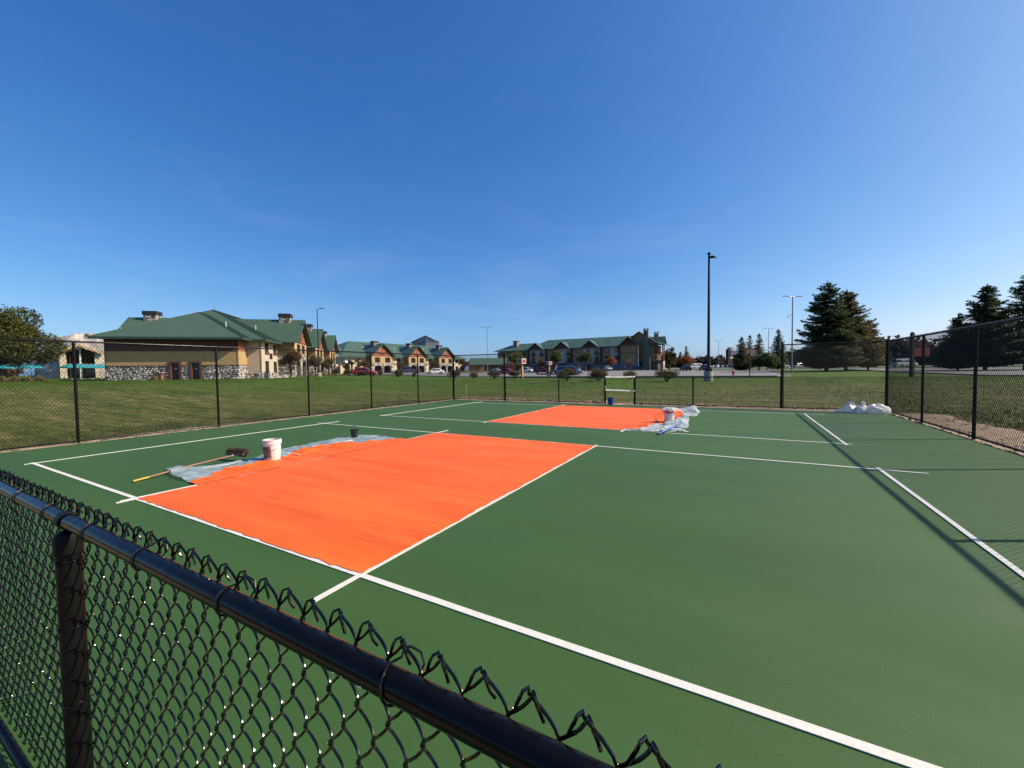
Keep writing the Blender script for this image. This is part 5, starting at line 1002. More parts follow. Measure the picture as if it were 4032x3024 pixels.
def parasol(u, d, label, h=2.75, r=1.55):
    g = B(u, d); root = thing('patio_parasol', label, 'parasol', g, R(u), 'teal parasols on the patio'); k = 8; vs = [(0, 0, h)]
    for ring, (rad, z) in enumerate(((r * 0.5, h - 0.26), (r, h - 0.62), (r * 1.0, h - 0.80))):
        for j in range(k * 2): a = math.pi * j / k; q = 1.0 if j % 2 == 0 else 0.94; vs.append((rad * q * math.cos(a), rad * q * math.sin(a), z + (0.0 if j % 2 == 0 else 0.05)))
    m_ = 2 * k; fs = [(0, 1 + j, 1 + (j + 1) % m_) for j in range(m_)]
    for q in range(2): fs += [(1 + q * m_ + j, 1 + (q + 1) * m_ + j, 1 + (q + 1) * m_ + (j + 1) % m_, 1 + q * m_ + (j + 1) % m_) for j in range(m_)]
    MB().add(vs, fs).obj('canopy', 'teal_canvas', root); MB().tube([(0, 0, 0), (0, 0, h + 0.05)], 0.035, 8).obj('pole', 'dark_pole', root, True); MB().lathe([(0.32, 0), (0.32, 0.08), (0.05, 0.14)], 14).obj('base', 'concrete', root)
    MB().lathe([(0.62, 0.72), (0.62, 0.76), (0.001, 0.765)], 16).obj('table_top', 'dark_pole', root)
for u, d, l in ((30, 72, 'teal parasol under the left edge tree'), (125, 70, 'teal parasol standing alone in front of the tree, between hedge and columns'), (286, 70, 'teal parasol just inside the cream pavilion column'), (322, 71, 'teal parasol behind the tall fence post at the pavilion'), (362, 74, 'teal parasol in the middle of the pavilion opening'), (400, 76, 'teal parasol nearest the lodge wall corner')): parasol(u, d, l)
def patio_fence():
    A = B(-30, 63); Bq = B(412, 66); t = Bq - A; L = math.hypot(t.x, t.y); root = thing('patio_fence', 'low dark railing in front of the teal parasols', 'fence', A, math.atan2(t.y, t.x))
    for z in (0.25, 1.15): MB().box(0, L, -0.02, 0.02, z, z + 0.05).obj('rail', 'dark_pole', root)
    n = int(L / 0.6); pk = MB().box(-0.012, 0.012, -0.012, 0.012, 0.0, 1.2).mesh('picket'); pk.materials.append(MATS['dark_pole'])
    for i in range(n): q = link('picket', pk, root); q.location = (0.3 + i * 0.6, 0, 0)
patio_fence()
def canopy_porch():
    g = B(1338, 112); root = thing('entrance_canopy', 'small gabled entrance canopy with a white disc at the end of the near wing', 'canopy', g, R(RA + 58), 'lodge buildings')
    gable_roof_y(root, -0.4, 5.5, 2.2, 2.2, 3.2, 4.5, 0.5); gable_face(root, (0, 0), 0, 4.4, 3.1, 4.4, 'brown_siding', False)
    for x in (0.2, 4.2): MB().box(x - 0.2, x + 0.2, 0.1, 0.5, -0.4, 3.2).obj('post', 'brown_siding', root)
    dd = MB().lathe([(0.55, 0), (0.55, 0.06), (0.001, 0.065)], 20).obj('disc', 'sign_white', root); dd.rotation_euler = (H90, 0, 0); dd.location = (2.2, -0.06, 3.55)
canopy_porch()

# ------------------------------------------------------------------ vegetation
def leaves(P, size, rr, flat=0.0, aspect=0.55):
    """leaf-sized rhombs at points P with random attitude"""
    n = len(P); t = rr.normal(0, 1, (n, 3)); t /= np.linalg.norm(t, axis=1)[:, None]; b = rr.normal(0, 1, (n, 3)); b[:, 2] += flat; b -= t * (b * t).sum(1)[:, None]; b /= np.linalg.norm(b, axis=1)[:, None]
    s = size * rr.uniform(0.6, 1.4, n)[:, None]; V = np.stack([P - t * s, P + b * s * aspect, P + t * s, P - b * s * aspect], 1).reshape(-1, 3)
    return V, np.arange(4 * n).reshape(-1, 4)
def lobed(rr, n, c, rx, ry, rz, nl, lobe=0.42, fill=0.35):
    """points spread over lobes that make up an uneven crown"""
    d = rr.normal(0, 1, (nl, 3)); d /= np.linalg.norm(d, axis=1)[:, None]; d[:, 2] = np.where(d[:, 2] < -0.55, -d[:, 2] * 0.4, d[:, 2])
    L = d * rr.uniform(0.30, 0.80, nl)[:, None] * np.array([rx, ry, rz]); lr = lobe * rr.uniform(0.6, 1.25, nl)
    k = rr.integers(0, nl, n); q = rr.normal(0, 1, (n, 3)); q /= np.linalg.norm(q, axis=1)[:, None]; rad = rr.uniform(fill, 1.0, n) ** 0.5
    return np.asarray(c) + L[k] + q * (rad * lr[k])[:, None] * np.array([rx, ry, rz])
def deciduous(label, loc, h, rx, rz, m, n, size, seed, name='tree', cat='tree', nl=26, trunk=0.05, grp='trees by the lodge', cz=None, lobe=0.40, stems=1):
    rr = np.random.default_rng(seed); root = thing(name, label, cat, loc, 0, grp); cz = cz if cz is not None else h - rz
    P = lobed(rr, n, (0, 0, cz), rx, rx, rz, nl, lobe); P = P[P[:, 2] > 0.08]; V, F = leaves(P, size, rr); link('crown', npmesh('crown', V, F), root, m)
    mb = MB(); tr = h * trunk
    for s in range(stems):
        ox = 0 if stems == 1 else rr.normal(0, rx * 0.25); oy = 0 if stems == 1 else rr.normal(0, rx * 0.25)
        mb.tube([(ox * 0.2, oy * 0.2, -0.2), (ox * 0.5 + 0.02 * h * rr.normal(), oy * 0.5, cz * 0.5), (ox, oy, cz * 1.1)], [tr / stems ** .5, tr * 0.75 / stems ** .5, tr * 0.35 / stems ** .5], 7)
    for j in range(9):
        a = rr.uniform(0, 6.28); z0 = cz * rr.uniform(0.45, 0.95); L = rx * rr.uniform(0.5, 0.9); mb.tube([(0, 0, z0), (L * 0.5 * math.cos(a), L * 0.5 * math.sin(a), z0 + L * 0.35), (L * math.cos(a), L * math.sin(a), z0 + L * 0.6)], [tr * 0.45, tr * 0.28, tr * 0.08], 5)
    mb.obj('trunk', 'bark', root, True); return root
def conifer(label, loc, h, r, seed, m='needle', dens=1.0, low=0.08, grp='spruces beyond the fence', shape=0.8, open_=0.0, size=0.16, up=0.0):
    """spruce: whorls of drooping limbs, each carrying sprays of needles"""
    rr = np.random.default_rng(seed); root = thing('spruce_tree', label, 'tree', loc, rr.uniform(0, 6), grp); pts = []; dirs = []; mb = MB(); mb.tube([(0, 0, -0.3), (0.03 * h * 0.2, 0, h * 0.5), (0, 0, h * 0.97)], [h * 0.022, h * 0.013, 0.02], 8)
    z = h * low
    while z < h * 0.985:
        t = (z / h - low) / (1 - low); Rz = r * ((1 - t) ** shape) * (0.35 + 0.65 * min(1, t / 0.10)) + 0.12; nb = int(5 + 5 * (1 - t)) 
        for b in range(nb):
            if rr.random() < open_: continue
            a = rr.uniform(0, 6.283); L = Rz * rr.uniform(0.62, 1.12); dz0 = up * L + L * (0.32 - 0.50 * (1 - t)) * 0.5; droop = -L * 0.12
            ns = max(4, int(L / 0.16)); ca, sa = math.cos(a), math.sin(a)
            if L > 0.9: mb.tube([(0, 0, z), (L * 0.5 * ca, L * 0.5 * sa, z + dz0 * 0.6 + droop * 0.3), (L * 0.92 * ca, L * 0.92 * sa, z + dz0)], [0.035 * L ** .5, 0.022 * L ** .5, 0.006], 4, False)
            for s in range(ns):
                f = (s + rr.random()) / ns; wd = 0.24 * L * (0.25 + 0.75 * math.sin(math.pi * min(1, f * 0.75 + 0.2))) + 0.08
                for q in range(int(5 * dens)):
                    lat = rr.uniform(-1, 1) * wd; zz = z + dz0 * f + droop * math.sin(math.pi * f) - abs(lat) * 0.25 + rr.normal(0, 0.05) - rr.random() * 0.12
                    pts.append((f * L * ca - lat * sa, f * L * sa + lat * ca, zz)); sg = 1 if lat > 0 else -1; dirs.append((ca * 0.75 - sa * 0.6 * sg, sa * 0.75 + ca * 0.6 * sg, rr.normal(-0.12, 0.25)))
        z += h * 0.021 * rr.uniform(0.7, 1.3)
    for q in range(14): pts.append((rr.normal(0, 0.04), rr.normal(0, 0.04), h * (0.95 + 0.05 * rr.random()))); dirs.append((rr.normal(0, .3), rr.normal(0, .3), 1))
    P = np.array(pts); D = np.array(dirs); D += rr.normal(0, 0.22, D.shape); D /= np.linalg.norm(D, axis=1)[:, None]; n = len(P); s = size * (0.75 + 0.06 * r) * rr.uniform(0.7, 1.5, n)[:, None]
    up_ = rr.normal(0, 0.5, (n, 3)) + np.array([0, 0, 1.0]); sd_ = np.cross(D, up_); sd_ /= np.linalg.norm(sd_, axis=1)[:, None]
    V = np.stack([P - D * s * 0.4, P + sd_ * s * 0.30, P + D * s * 1.25, P - sd_ * s * 0.30], 1).reshape(-1, 3)
    link('crown', npmesh('crown', V, np.arange(4 * n).reshape(-1, 4)), root, m); mb.obj('trunk', 'bark', root, True); return root
deciduous('large dark autumn tree with yellowing top at the edge of the lawn', B(-50, 60), 12.4, 7.2, 6.0, 'leaf_dark', 105000, 0.17, 1, 'autumn_tree', nl=80, lobe=0.40, cz=6.3)
deciduous('bronze-leaved ornamental tree in front of the first gabled bay', B(1146, 62), 4.3, 1.9, 1.55, 'leaf_bronze', 6500, 0.085, 2, nl=20)
deciduous('olive young tree by the base of the lamp post at the near wing', B(1243, 80), 4.3, 1.7, 1.5, 'leaf_olive', 4500, 0.09, 3, nl=16)
deciduous('small olive tree in front of the third gabled bay', B(1297, 93), 4.0, 1.9, 1.5, 'leaf_olive', 4200, 0.10, 4, nl=16)
deciduous('brownish small tree beside the red sedan bays of the far wing', B(1435, 125), 4.6, 2.2, 1.7, 'leaf_bronze', 2600, 0.12, 5, nl=14)
deciduous('small olive tree under the entrance canopy', B(1362, 108), 3.0, 1.3, 1.0, 'leaf_olive', 2000, 0.1, 6, nl=12)
deciduous('small brown tree between the first and second arched bays', B(1583, 136), 4.2, 2.0, 1.6, 'leaf_olive', 2200, 0.13, 7, nl=12)
deciduous('small brown tree between the second and third arched bays', B(1712, 150), 4.4, 2.2, 1.7, 'leaf_bronze', 2200, 0.14, 8, nl=12)
deciduous('rusty olive tree past the last arched bay of the far wing', B(1828, 160), 5.2, 2.8, 2.1, 'leaf_bronze', 2600, 0.15, 9, nl=14)
deciduous('pale bushy tree in front of the reception block', B(1885, 160), 3.6, 1.6, 1.3, 'leaf_olive', 1400, 0.14, 10, nl=10)
deciduous('tall green tree hiding the corner of the three-storey lodge', B(2033, 141), 8.4, 3.2, 3.7, 'leaf_green', 6500, 0.16, 11, nl=22, lobe=0.36)
deciduous('mauve bare-looking shrub tree by the red hatchback', B(2004, 132), 4.0, 2.0, 1.5, 'leaf_mauve', 1500, 0.10, 12, nl=12)
deciduous('slim yellowish tree beneath the first lodge balcony', B(2131, 143), 5.4, 1.3, 2.3, 'leaf_olive', 2200, 0.13, 13, nl=12)
deciduous('full green tree under the second dormer of the three-storey lodge', B(2193, 141), 7.6, 2.7, 3.2, 'leaf_green', 5500, 0.16, 14, nl=20, lobe=0.36)
deciduous('leafy green tree under the third dormer of the three-storey lodge', B(2305, 139), 7.2, 2.9, 2.9, 'leaf_dark', 5000, 0.16, 15, nl=20, lobe=0.36)
deciduous('bright orange maple in front of the three-storey lodge', B(2402, 138), 5.0, 2.1, 1.6, 'leaf_orange', 2600, 0.13, 16, nl=14, cz=3.3)
deciduous('thin mauve tree before the gabled end of the three-storey lodge', B(2480, 140), 4.8, 2.2, 1.8, 'leaf_mauve', 900, 0.10, 17, nl=12)
deciduous('rounded dark green tree beyond the three-storey lodge end', B(2635, 172), 9.6, 3.9, 4.6, 'leaf_dark', 6500, 0.22, 18, nl=26, lobe=0.36, grp='trees beyond the car park')
deciduous('orange tree standing before the small dark spruces', B(2697, 165), 5.8, 3.4, 2.5, 'leaf_orange', 3600, 0.2, 19, nl=18, grp='trees beyond the car park')
deciduous('dark rounded evergreen shrub mass beneath the lone spruce', B(3018, 104), 4.7, 3.3, 2.7, 'needle', 9000, 0.17, 20, nl=26, cz=2.0, name='evergreen_shrub', cat='shrub', grp='trees beyond the car park')
# spruces
conifer('tallest big spruce on the grass island', B(3253, 83), 18.2, 6.9, 31, 'needle', 1.7, 0.07, size=0.23, shape=0.62)
conifer('browner big spruce leaning against the tallest one', B(3330, 86), 17.0, 7.4, 32, 'needle_brown', 1.6, 0.09, size=0.23, shape=0.62)
conifer('smaller spruce at the road side of the big pair', B(3418, 90), 11.0, 4.2, 33, 'needle_brown', 1.3, 0.1, size=0.2, shape=0.62)
conifer('dense dark spruce behind the tall corner section fence', B(3878, 70), 14.6, 6.0, 34, 'needle', 1.5, 0.08, size=0.22, shape=0.66)
conifer('open-branched spruce at the picture edge by the road', B(4040, 69), 16.6, 6.0, 35, 'needle', 1.2, 0.1, open_=0.22, size=0.22, shape=0.7)
conifer('low ragged spruce beside the dense dark spruce', B(3770, 72), 9.8, 4.2, 36, 'needle', 1.2, 0.08, open_=0.12, size=0.2, shape=0.66)
conifer('small dense spruce at the front of the car park clump', B(2919, 108), 8.9, 3.3, 37, 'needle_brown', 0.9, 0.06, size=0.19)
conifer('open spruce in the middle of the car park clump', B(2951, 112), 9.7, 2.6, 38, 'needle_brown', 0.8, 0.12, open_=0.3, size=0.19)
conifer('bushy spruce beside the dark shrub mass', B(2989, 108), 9.8, 2.7, 39, 'needle_brown', 0.85, 0.1, open_=0.2, size=0.19)
conifer('slender spruce behind the tall gate-side post', B(3063, 112), 11.2, 3.2, 40, 'needle', 0.95, 0.06, size=0.19)
conifer('little open spruce rising over the orange tree', B(2702, 178), 10.2, 2.8, 41, 'needle', 0.7, 0.15, open_=0.35, size=0.22)
conifer('tiny spruce left of the orange tree top', B(2679, 180), 7.6, 2.2, 42, 'needle', 0.7, 0.12, size=0.22)
# shrubs along the lawn edge
SH = [(1323, 80.5, 1.77, 1.48, 'shrub in the row nearest the near wing lamp post'), (1373, 76.8, 2.11, 1.23, 'shrub right behind the rear of the red sedan'), (1432, 72.4, 1.73, 1.0, 'shrub in front of the red sedan doors'), (1498, 70.3, 1.16, 0.97, 'narrow shrub at the nose of the red sedan'), (1566, 65.0, 2.15, 1.19, 'wide dark shrub in front of the pickup bonnet'), (1632, 63.3, 0.7, 0.81, 'tiny shrub at the pickup tailgate'), (1791, 60.6, 2.0, 1.31, 'shrub beside the far corner fence post'), (1864, 57.9, 1.49, 0.96, 'round shrub in front of the reception block'), (1946, 53.6, 2.0, 1.25, 'shrub just before the tall post of the low fence'), (2027, 54.7, 1.85, 1.15, 'shrub at the foot of the larger sign post'), (2233, 45.0, 2.34, 1.4, 'large golden-brown shrub in front of the pale minivan'), (2356, 43.5, 2.36, 1.35, 'large brown shrub left of the gateway'), (2481, 47.3, 1.71, 1.05, 'sparse shrub behind the gateway'), (2625, 39.2, 2.4, 1.25, 'dark wide shrub left of the tall lamp base')]
for i, (u, d, w, h, l) in enumerate(SH):
    rr = np.random.default_rng(100 + i); root = thing('shrub', l, 'shrub', B(u, d), 0, 'shrubs along the lawn edge'); P = lobed(rr, int(2600 * w), (0, 0, h * 0.52), w * 0.56, w * 0.5, h * 0.52, 16, 0.46); P = P[P[:, 2] > 0.05]
    if i == 12: P = P[::2]
    V, F = leaves(P, 0.042, rr); link('foliage', npmesh('foliage', V, F), root, 'shrub_leaf'); mb = MB()
    for j in range(26): a = rr.uniform(0, 6.28); L = w * 0.5 * rr.uniform(0.3, 1.05); mb.tube([(0, 0, -0.05), (L * 0.5 * math.cos(a), L * 0.5 * math.sin(a), h * 0.5), (L * math.cos(a), L * math.sin(a), h * rr.uniform(0.75, 1.08))], [0.016, 0.011, 0.004], 4, False)
    mb.obj('stems', 'bark', root)
def bed(name, label, u0, u1, d0, d1, n, hmin, hmax, m, seed):
    rr = np.random.default_rng(seed); u = rr.uniform(u0, u1, n); d = rr.uniform(d0, d1, n); P = np.array([B(a, b) for a, b in zip(u, d)]); P[:, 2] += rr.uniform(hmin, hmax, n) * (0.6 + 0.4 * np.sin(u * 0.13)); V, F = leaves(P, 0.11, rr); struct(link(name, npmesh(name, V, F), None, m), label, 'stuff')
bed('ornamental_grass', 'tawny ornamental grasses along the patio railing', -60, 190, 58, 61, 7000, 0.0, 0.85, 'ornamental', 71)
bed('ornamental_grass', 'yellowish planting along the near lodge wing', 1205, 1330, 84, 92, 3500, 0.0, 0.8, 'ornamental', 72)
bed('ground_cover', 'yellow-green planting by the reception block', 1815, 1900, 128, 134, 1500, 0.0, 0.9, 'ornamental', 73)
def boulders():
    for i, (u, d, s, l) in enumerate(((1066, 58.5, 0.5, 'pale boulder at the lodge corner'), (1092, 60, 0.6, 'pale boulder beneath the first side window'), (1116, 63, 0.75, 'largest pale boulder beside the bronze tree trunk'), (1143, 65, 0.5, 'pale boulder before the first gabled bay'))):
        o = lump('boulder', 'rock', (0, 0, -0.1), s, s * 0.8, s * 0.8, 30 + i, None, amp=0.22); o.location = B(u, d); tag(o, l, 'boulder', 'boulders along the near wing')
boulders()
def treeline():
    rr = np.random.default_rng(77); P = []
    for u0, u1, d, h, n in ((2560, 3160, 360, 11, 15000), (3080, 3560, 240, 12, 15000), (3480, 4400, 200, 15, 22000), (1700, 2000, 420, 7, 2500), (-700, 60, 190, 12, 9000)):
        nt = int((u1 - u0) / 9); tu = rr.uniform(u0, u1, nt); th = h * rr.uniform(0.62, 1.0, nt); tw = th * rr.uniform(0.32, 0.55, nt); td = d * rr.uniform(0.95, 1.12, nt); k = rr.integers(0, nt, n); q = rr.normal(0, 1, (n, 3)); q /= np.linalg.norm(q, axis=1)[:, None]; q *= rr.uniform(0.5, 1, n)[:, None]
        base = np.array([B(a, b) for a, b in zip(tu, td)]); p = base[k].copy(); p[:, 0] += q[:, 0] * tw[k]; p[:, 1] += q[:, 1] * tw[k]; p[:, 2] += th[k] * np.clip(0.46 + 0.54 * q[:, 2], 0, 1); P.append(p)
    V, F = leaves(np.concatenate(P), 0.95, rr, aspect=0.75); struct(link('treeline', npmesh('treeline', V, F), None, 'treeline_leaf'), 'far mixed autumn tree line along the horizon', 'stuff')
treeline()

# ------------------------------------------------------------------ lamp posts, signs, hydrant
def lamp(label, u, d, h, heads, head_len=0.9, base=0.0, rb=0.11, dome=False, m='dark_pole', cz=0.0, rz=0.0, cam_arm=False):
    root = thing('lamp_post', label, 'lamp post', B(u, d), R(RA + rz), 'car park lamp posts'); z0 = base if base else 0.0
    if base:
        MB().lathe([(0.40, -0.3), (0.40, base - 0.05), (0.37, base), (0.001, base + 0.005)], 28).obj('concrete_base', 'concrete', root, True); MB().box(-0.24, 0.24, -0.24, 0.24, base, base + 0.22).obj('base_cover', m, root)
    MB().tube([(0, 0, z0 - 0.2), (0, 0, h)], [rb, rb * 0.62], 12).obj('pole', m, root, True)
    if dome: MB().lathe([(rb * 0.9, h), (rb * 1.1, h + 0.12), (0.05, h + 0.22), (0.001, h + 0.3)], 10).obj('finial', m, root, True)
    for a in heads:
        c, s = math.cos(R(a)), math.sin(R(a)); L = head_len; mb = MB(); z = h - 0.05 if not dome else h - 0.25
        mb.tube([(0, 0, z), (c * L * 0.45, s * L * 0.45, z + 0.10)], 0.04, 6); ar = mb.obj('arm', m, root)
        hv = [(c * x - s * y, s * x + c * y, z + zz) for zz in (0.06, 0.16) for x, y in ((L * 0.35, -0.17), (L, -0.12), (L, 0.12), (L * 0.35, 0.17))]
        if dome: hv = [(c * x - s * y, s * x + c * y, z + zz) for x, y, zz in ((0.06, -0.16, -0.10), (0.60, -0.13, -0.10), (0.60, 0.13, -0.10), (0.06, 0.16, -0.10), (0.10, -0.12, 0.10), (0.38, -0.10, 0.09), (0.38, 0.10, 0.09), (0.10, 0.12, 0.10))]
        hd = MB().add(hv, [(0, 3, 2, 1), (4, 5, 6, 7), (0, 1, 5, 4), (1, 2, 6, 5), (2, 3, 7, 6), (3, 0, 4, 7)]).obj('lamp_head', m, root)
        lz = -0.128 if dome else 0.052; MB().add([(c * x - s * y, s * x + c * y, z + lz) for x, y in ((L * 0.45, -0.1), (L * 0.9, -0.1), (L * 0.9, 0.1), (L * 0.45, 0.1))], [(3, 2, 1, 0)]).obj('lens', 'lamp_lens', hd)
    if cam_arm: MB().tube([(0, 0, h * 0.76), (-0.55, 0, h * 0.765), (-0.7, 0, h * 0.75)], 0.03, 6).obj('bracket', m, root); MB().lathe([(0.13, -0.16), (0.15, 0.0), (0.08, 0.1), (0.001, 0.12)], 10, (-0.72, 0, h * 0.74)).obj('camera_dome', 'white_metal', root, True)
lamp('tall dark lamp post on a round concrete base just beyond the low fence', 2790, 39.0, 12.0, [-20], 0.8, 0.92, 0.145, True)
lamp('lamp post with one short arm in front of the near lodge wing', 1257, 72.0, 11.9, [5], 1.2, 0.75, 0.10)
lamp('thin twin-headed lamp post left of the three-storey lodge', 1921, 116, 13.2, [0, 180], 1.6, 0.0, 0.10, m='grey_metal', cam_arm=True)
lamp('twin-headed lamp post beside the big spruce pair', 3118, 75.5, 14.0, [8, 188], 2.0, 0.0, 0.14, m='grey_metal', cam_arm=True)
lamp('twin-headed lamp post between the car park spruces', 3025, 134, 13.2, [0, 180], 1.9, 0.0, 0.12, m='grey_metal', cam_arm=True)
lamp('distant twin-headed lamp post over the far row of cars', 2830, 190, 13.0, [0, 180], 1.7, 0.0, 0.12, m='grey_metal')
def sign_box(label, u, d, h, w, bh, rz, mark):
    root = thing('parking_sign', label, 'sign', B(u, d), R(RA + rz), 'boxed car park signs'); MB().box(-w * 0.16, w * 0.16, -w * 0.16, w * 0.16, -0.2, h - bh).obj('post', 'sign_post', root)
    b = MB().box(-w / 2, w / 2, -w / 2, w / 2, h - bh, h).obj('sign_box', 'sign_white', root); e = 0.012
    for a in range(4):
        c, s = math.cos(a * H90), math.sin(a * H90); rt = lambda x, y, z: (x * c - y * s, x * s + y * c, z); q = w / 2
        pn = MB().add([rt(-q * .8, -q - e, h - bh * .88), rt(q * .8, -q - e, h - bh * .88), rt(q * .8, -q - e, h - bh * .16), rt(-q * .8, -q - e, h - bh * .16)], [(0, 1, 2, 3)]).obj('panel', 'sign_red', b)
    MB().box(-w * 0.53, w * 0.53, -w * 0.53, w * 0.53, h, h + 0.04).obj('cap', 'trim_brown', root)
sign_box('larger white and red boxed sign on a yellow timber post', 2056, 56, 2.75, 0.82, 0.72, 44, 1)
sign_box('smaller white and red boxed sign on a thin post behind the trailer', 2163, 82, 2.75, 0.80, 0.66, 40, 2)
def low_signs():
    root = thing('sign_board', 'brown board sign on a slim post beyond the low fence', 'sign', B(2953, 44), R(RA + 18)); MB().tube([(0, 0, -0.2), (0, 0, 3.0)], 0.055, 8).obj('post', 'dark_wood', root); MB().box(-0.5, 0.62, -0.03, 0.03, 2.68, 3.08).obj('board', 'trim_brown', root); MB().box(-0.55, 0.67, -0.05, 0.05, 3.08, 3.14).obj('board_cap', 'dark_wood', root)
    root = thing('hanging_sign', 'dark red hanging sign board on a tall timber post outside the corner', 'sign', B(3590, 40.6), R(RA + 6)); MB().box(-0.13, 0.13, -0.13, 0.13, -0.2, 4.35).obj('post', 'dark_wood', root); MB().lathe([(0.16, 4.35), (0.1, 4.45), (0.001, 4.5)], 8).obj('post_cap', 'dark_wood', root)
    MB().box(-0.5, 2.35, -0.09, 0.09, 3.15, 3.36).obj('beam', 'dark_wood', root); MB().box(0.2, 1.92, -0.05, 0.05, 2.05, 3.1).obj('board', 'sign_red', root)
    for x in (0.4, 1.7): MB().tube([(x, 0, 3.05), (x, 0, 3.2)], 0.02, 5).obj('hanger', 'tie_wire', root)
    root = thing('pylon_sign', 'dark pylon sign with blue, red and white panels above the far cars', 'sign', B(2872, 300), R(RA + 25)); MB().box(-2.6, 2.2, -1, 1, -0.5, 13.2).obj('tower', 'dark_pole', root)
    for z0, z1, m_ in ((9.6, 12.2, 'sign_blue'), (7.8, 9.3, 'sign_red'), (6.0, 7.6, 'sign_white')): MB().box(-0.6, 4.6 if z0 > 9 else 2.2, -1.3, -0.95, z0, z1).obj('panel', m_, root)
    MB().box(-0.9, 2.8, -1.2, 1, 12.5, 14.6).obj('top_panel', 'grey_metal', root)
    root = thing('fire_hydrant', 'red fire hydrant at the edge of the car park', 'hydrant', B(2888, 57.5)); MB().lathe([(0.17, -0.1), (0.17, 0.05), (0.12, 0.08), (0.115, 0.50), (0.17, 0.53), (0.17, 0.58), (0.13, 0.62), (0.11, 0.72), (0.05, 0.78), (0.04, 0.84), (0.001, 0.85)], 16).obj('barrel', 'hydrant_red', root, True)
    for s in (-1, 1): MB().tube([(0, 0, 0.46), (s * 0.24 * R2.x, s * 0.24 * R2.y, 0.46)], [0.08, 0.075], 10).obj('nozzle', 'hydrant_red', root, True)
    MB().tube([(0, 0, 0.40), (F2.x * -0.22, F2.y * -0.22, 0.40)], [0.10, 0.095], 10).obj('pumper_nozzle', 'hydrant_red', root, True)
low_signs()

# ------------------------------------------------------------------ vehicles
CARMESH = {}
SPEC = {  # length, width, [(x, low, belt, halfwidth factor)], greenhouse [(x, roof height)], wheel x, wheel radius
 'sedan': (4.6, 1.80, [(-2.3, .45, .78, .80), (-2.2, .28, .90, .92), (-1.6, .20, .93, 1), (0, .19, .90, 1), (1.1, .19, .86, 1), (1.9, .22, .74, .94), (2.28, .32, .58, .80)], [(-1.85, .92), (-1.05, 1.40), (-.2, 1.45), (.35, 1.40), (1.2, .87)], (-1.38, 1.40), .32),
 'hatch': (4.1, 1.76, [(-2.05, .45, .85, .82), (-1.98, .28, .95, .93), (-1.3, .2, .97, 1), (0, .19, .94, 1), (1.0, .19, .90, 1), (1.75, .22, .76, .93), (2.05, .34, .60, .80)], [(-1.98, .97), (-1.45, 1.42), (-.3, 1.52), (.25, 1.46), (1.1, .91)], (-1.25, 1.28), .32),
 'suv': (4.7, 1.90, [(-2.35, .5, 1.0, .86), (-2.28, .34, 1.06, .95), (-1.5, .26, 1.08, 1), (0, .26, 1.06, 1), (1.2, .26, 1.04, 1), (2.0, .28, .96, .95), (2.33, .40, .76, .84)], [(-2.30, 1.07), (-1.95, 1.62), (-.3, 1.72), (.45, 1.66), (1.25, 1.05)], (-1.42, 1.42), .37),
 'van': (5.1, 1.98, [(-2.55, .4, 1.0, .9), (-2.5, .28, 1.1, .97), (-1.5, .22, 1.1, 1), (0, .22, 1.08, 1), (1.4, .22, 1.05, 1), (2.2, .25, .92, .93), (2.52, .35, .72, .8)], [(-2.5, 1.1), (-2.2, 1.70), (-.3, 1.80), (.7, 1.72), (1.8, 1.06)], (-1.5, 1.55), .34),
 'pickup': (5.9, 2.0, [(-2.95, .55, 1.08, .93), (-2.9, .45, 1.12, .98), (-1.5, .4, 1.12, 1), (0, .38, 1.12, 1), (1.3, .38, 1.12, 1), (2.5, .40, 1.05, .97), (2.92, .50, .85, .88)], [(-.75, 1.12), (-.65, 1.80), (.1, 1.90), (.75, 1.84), (1.45, 1.12)], (-1.75, 1.9), .40),
 'bus': (7.4, 2.3, [(-3.7, .5, 1.3, .95), (-3.65, .38, 1.35, 1), (-1.5, .36, 1.35, 1), (0, .36, 1.35, 1), (2.2, .36, 1.3, 1), (3.3, .4, 1.15, .93), (3.68, .5, .9, .82)], [(-3.66, 1.35), (-3.5, 2.5), (0, 2.62), (2.1, 2.5), (3.0, 1.3)], (-2.0, 2.3), .42)}
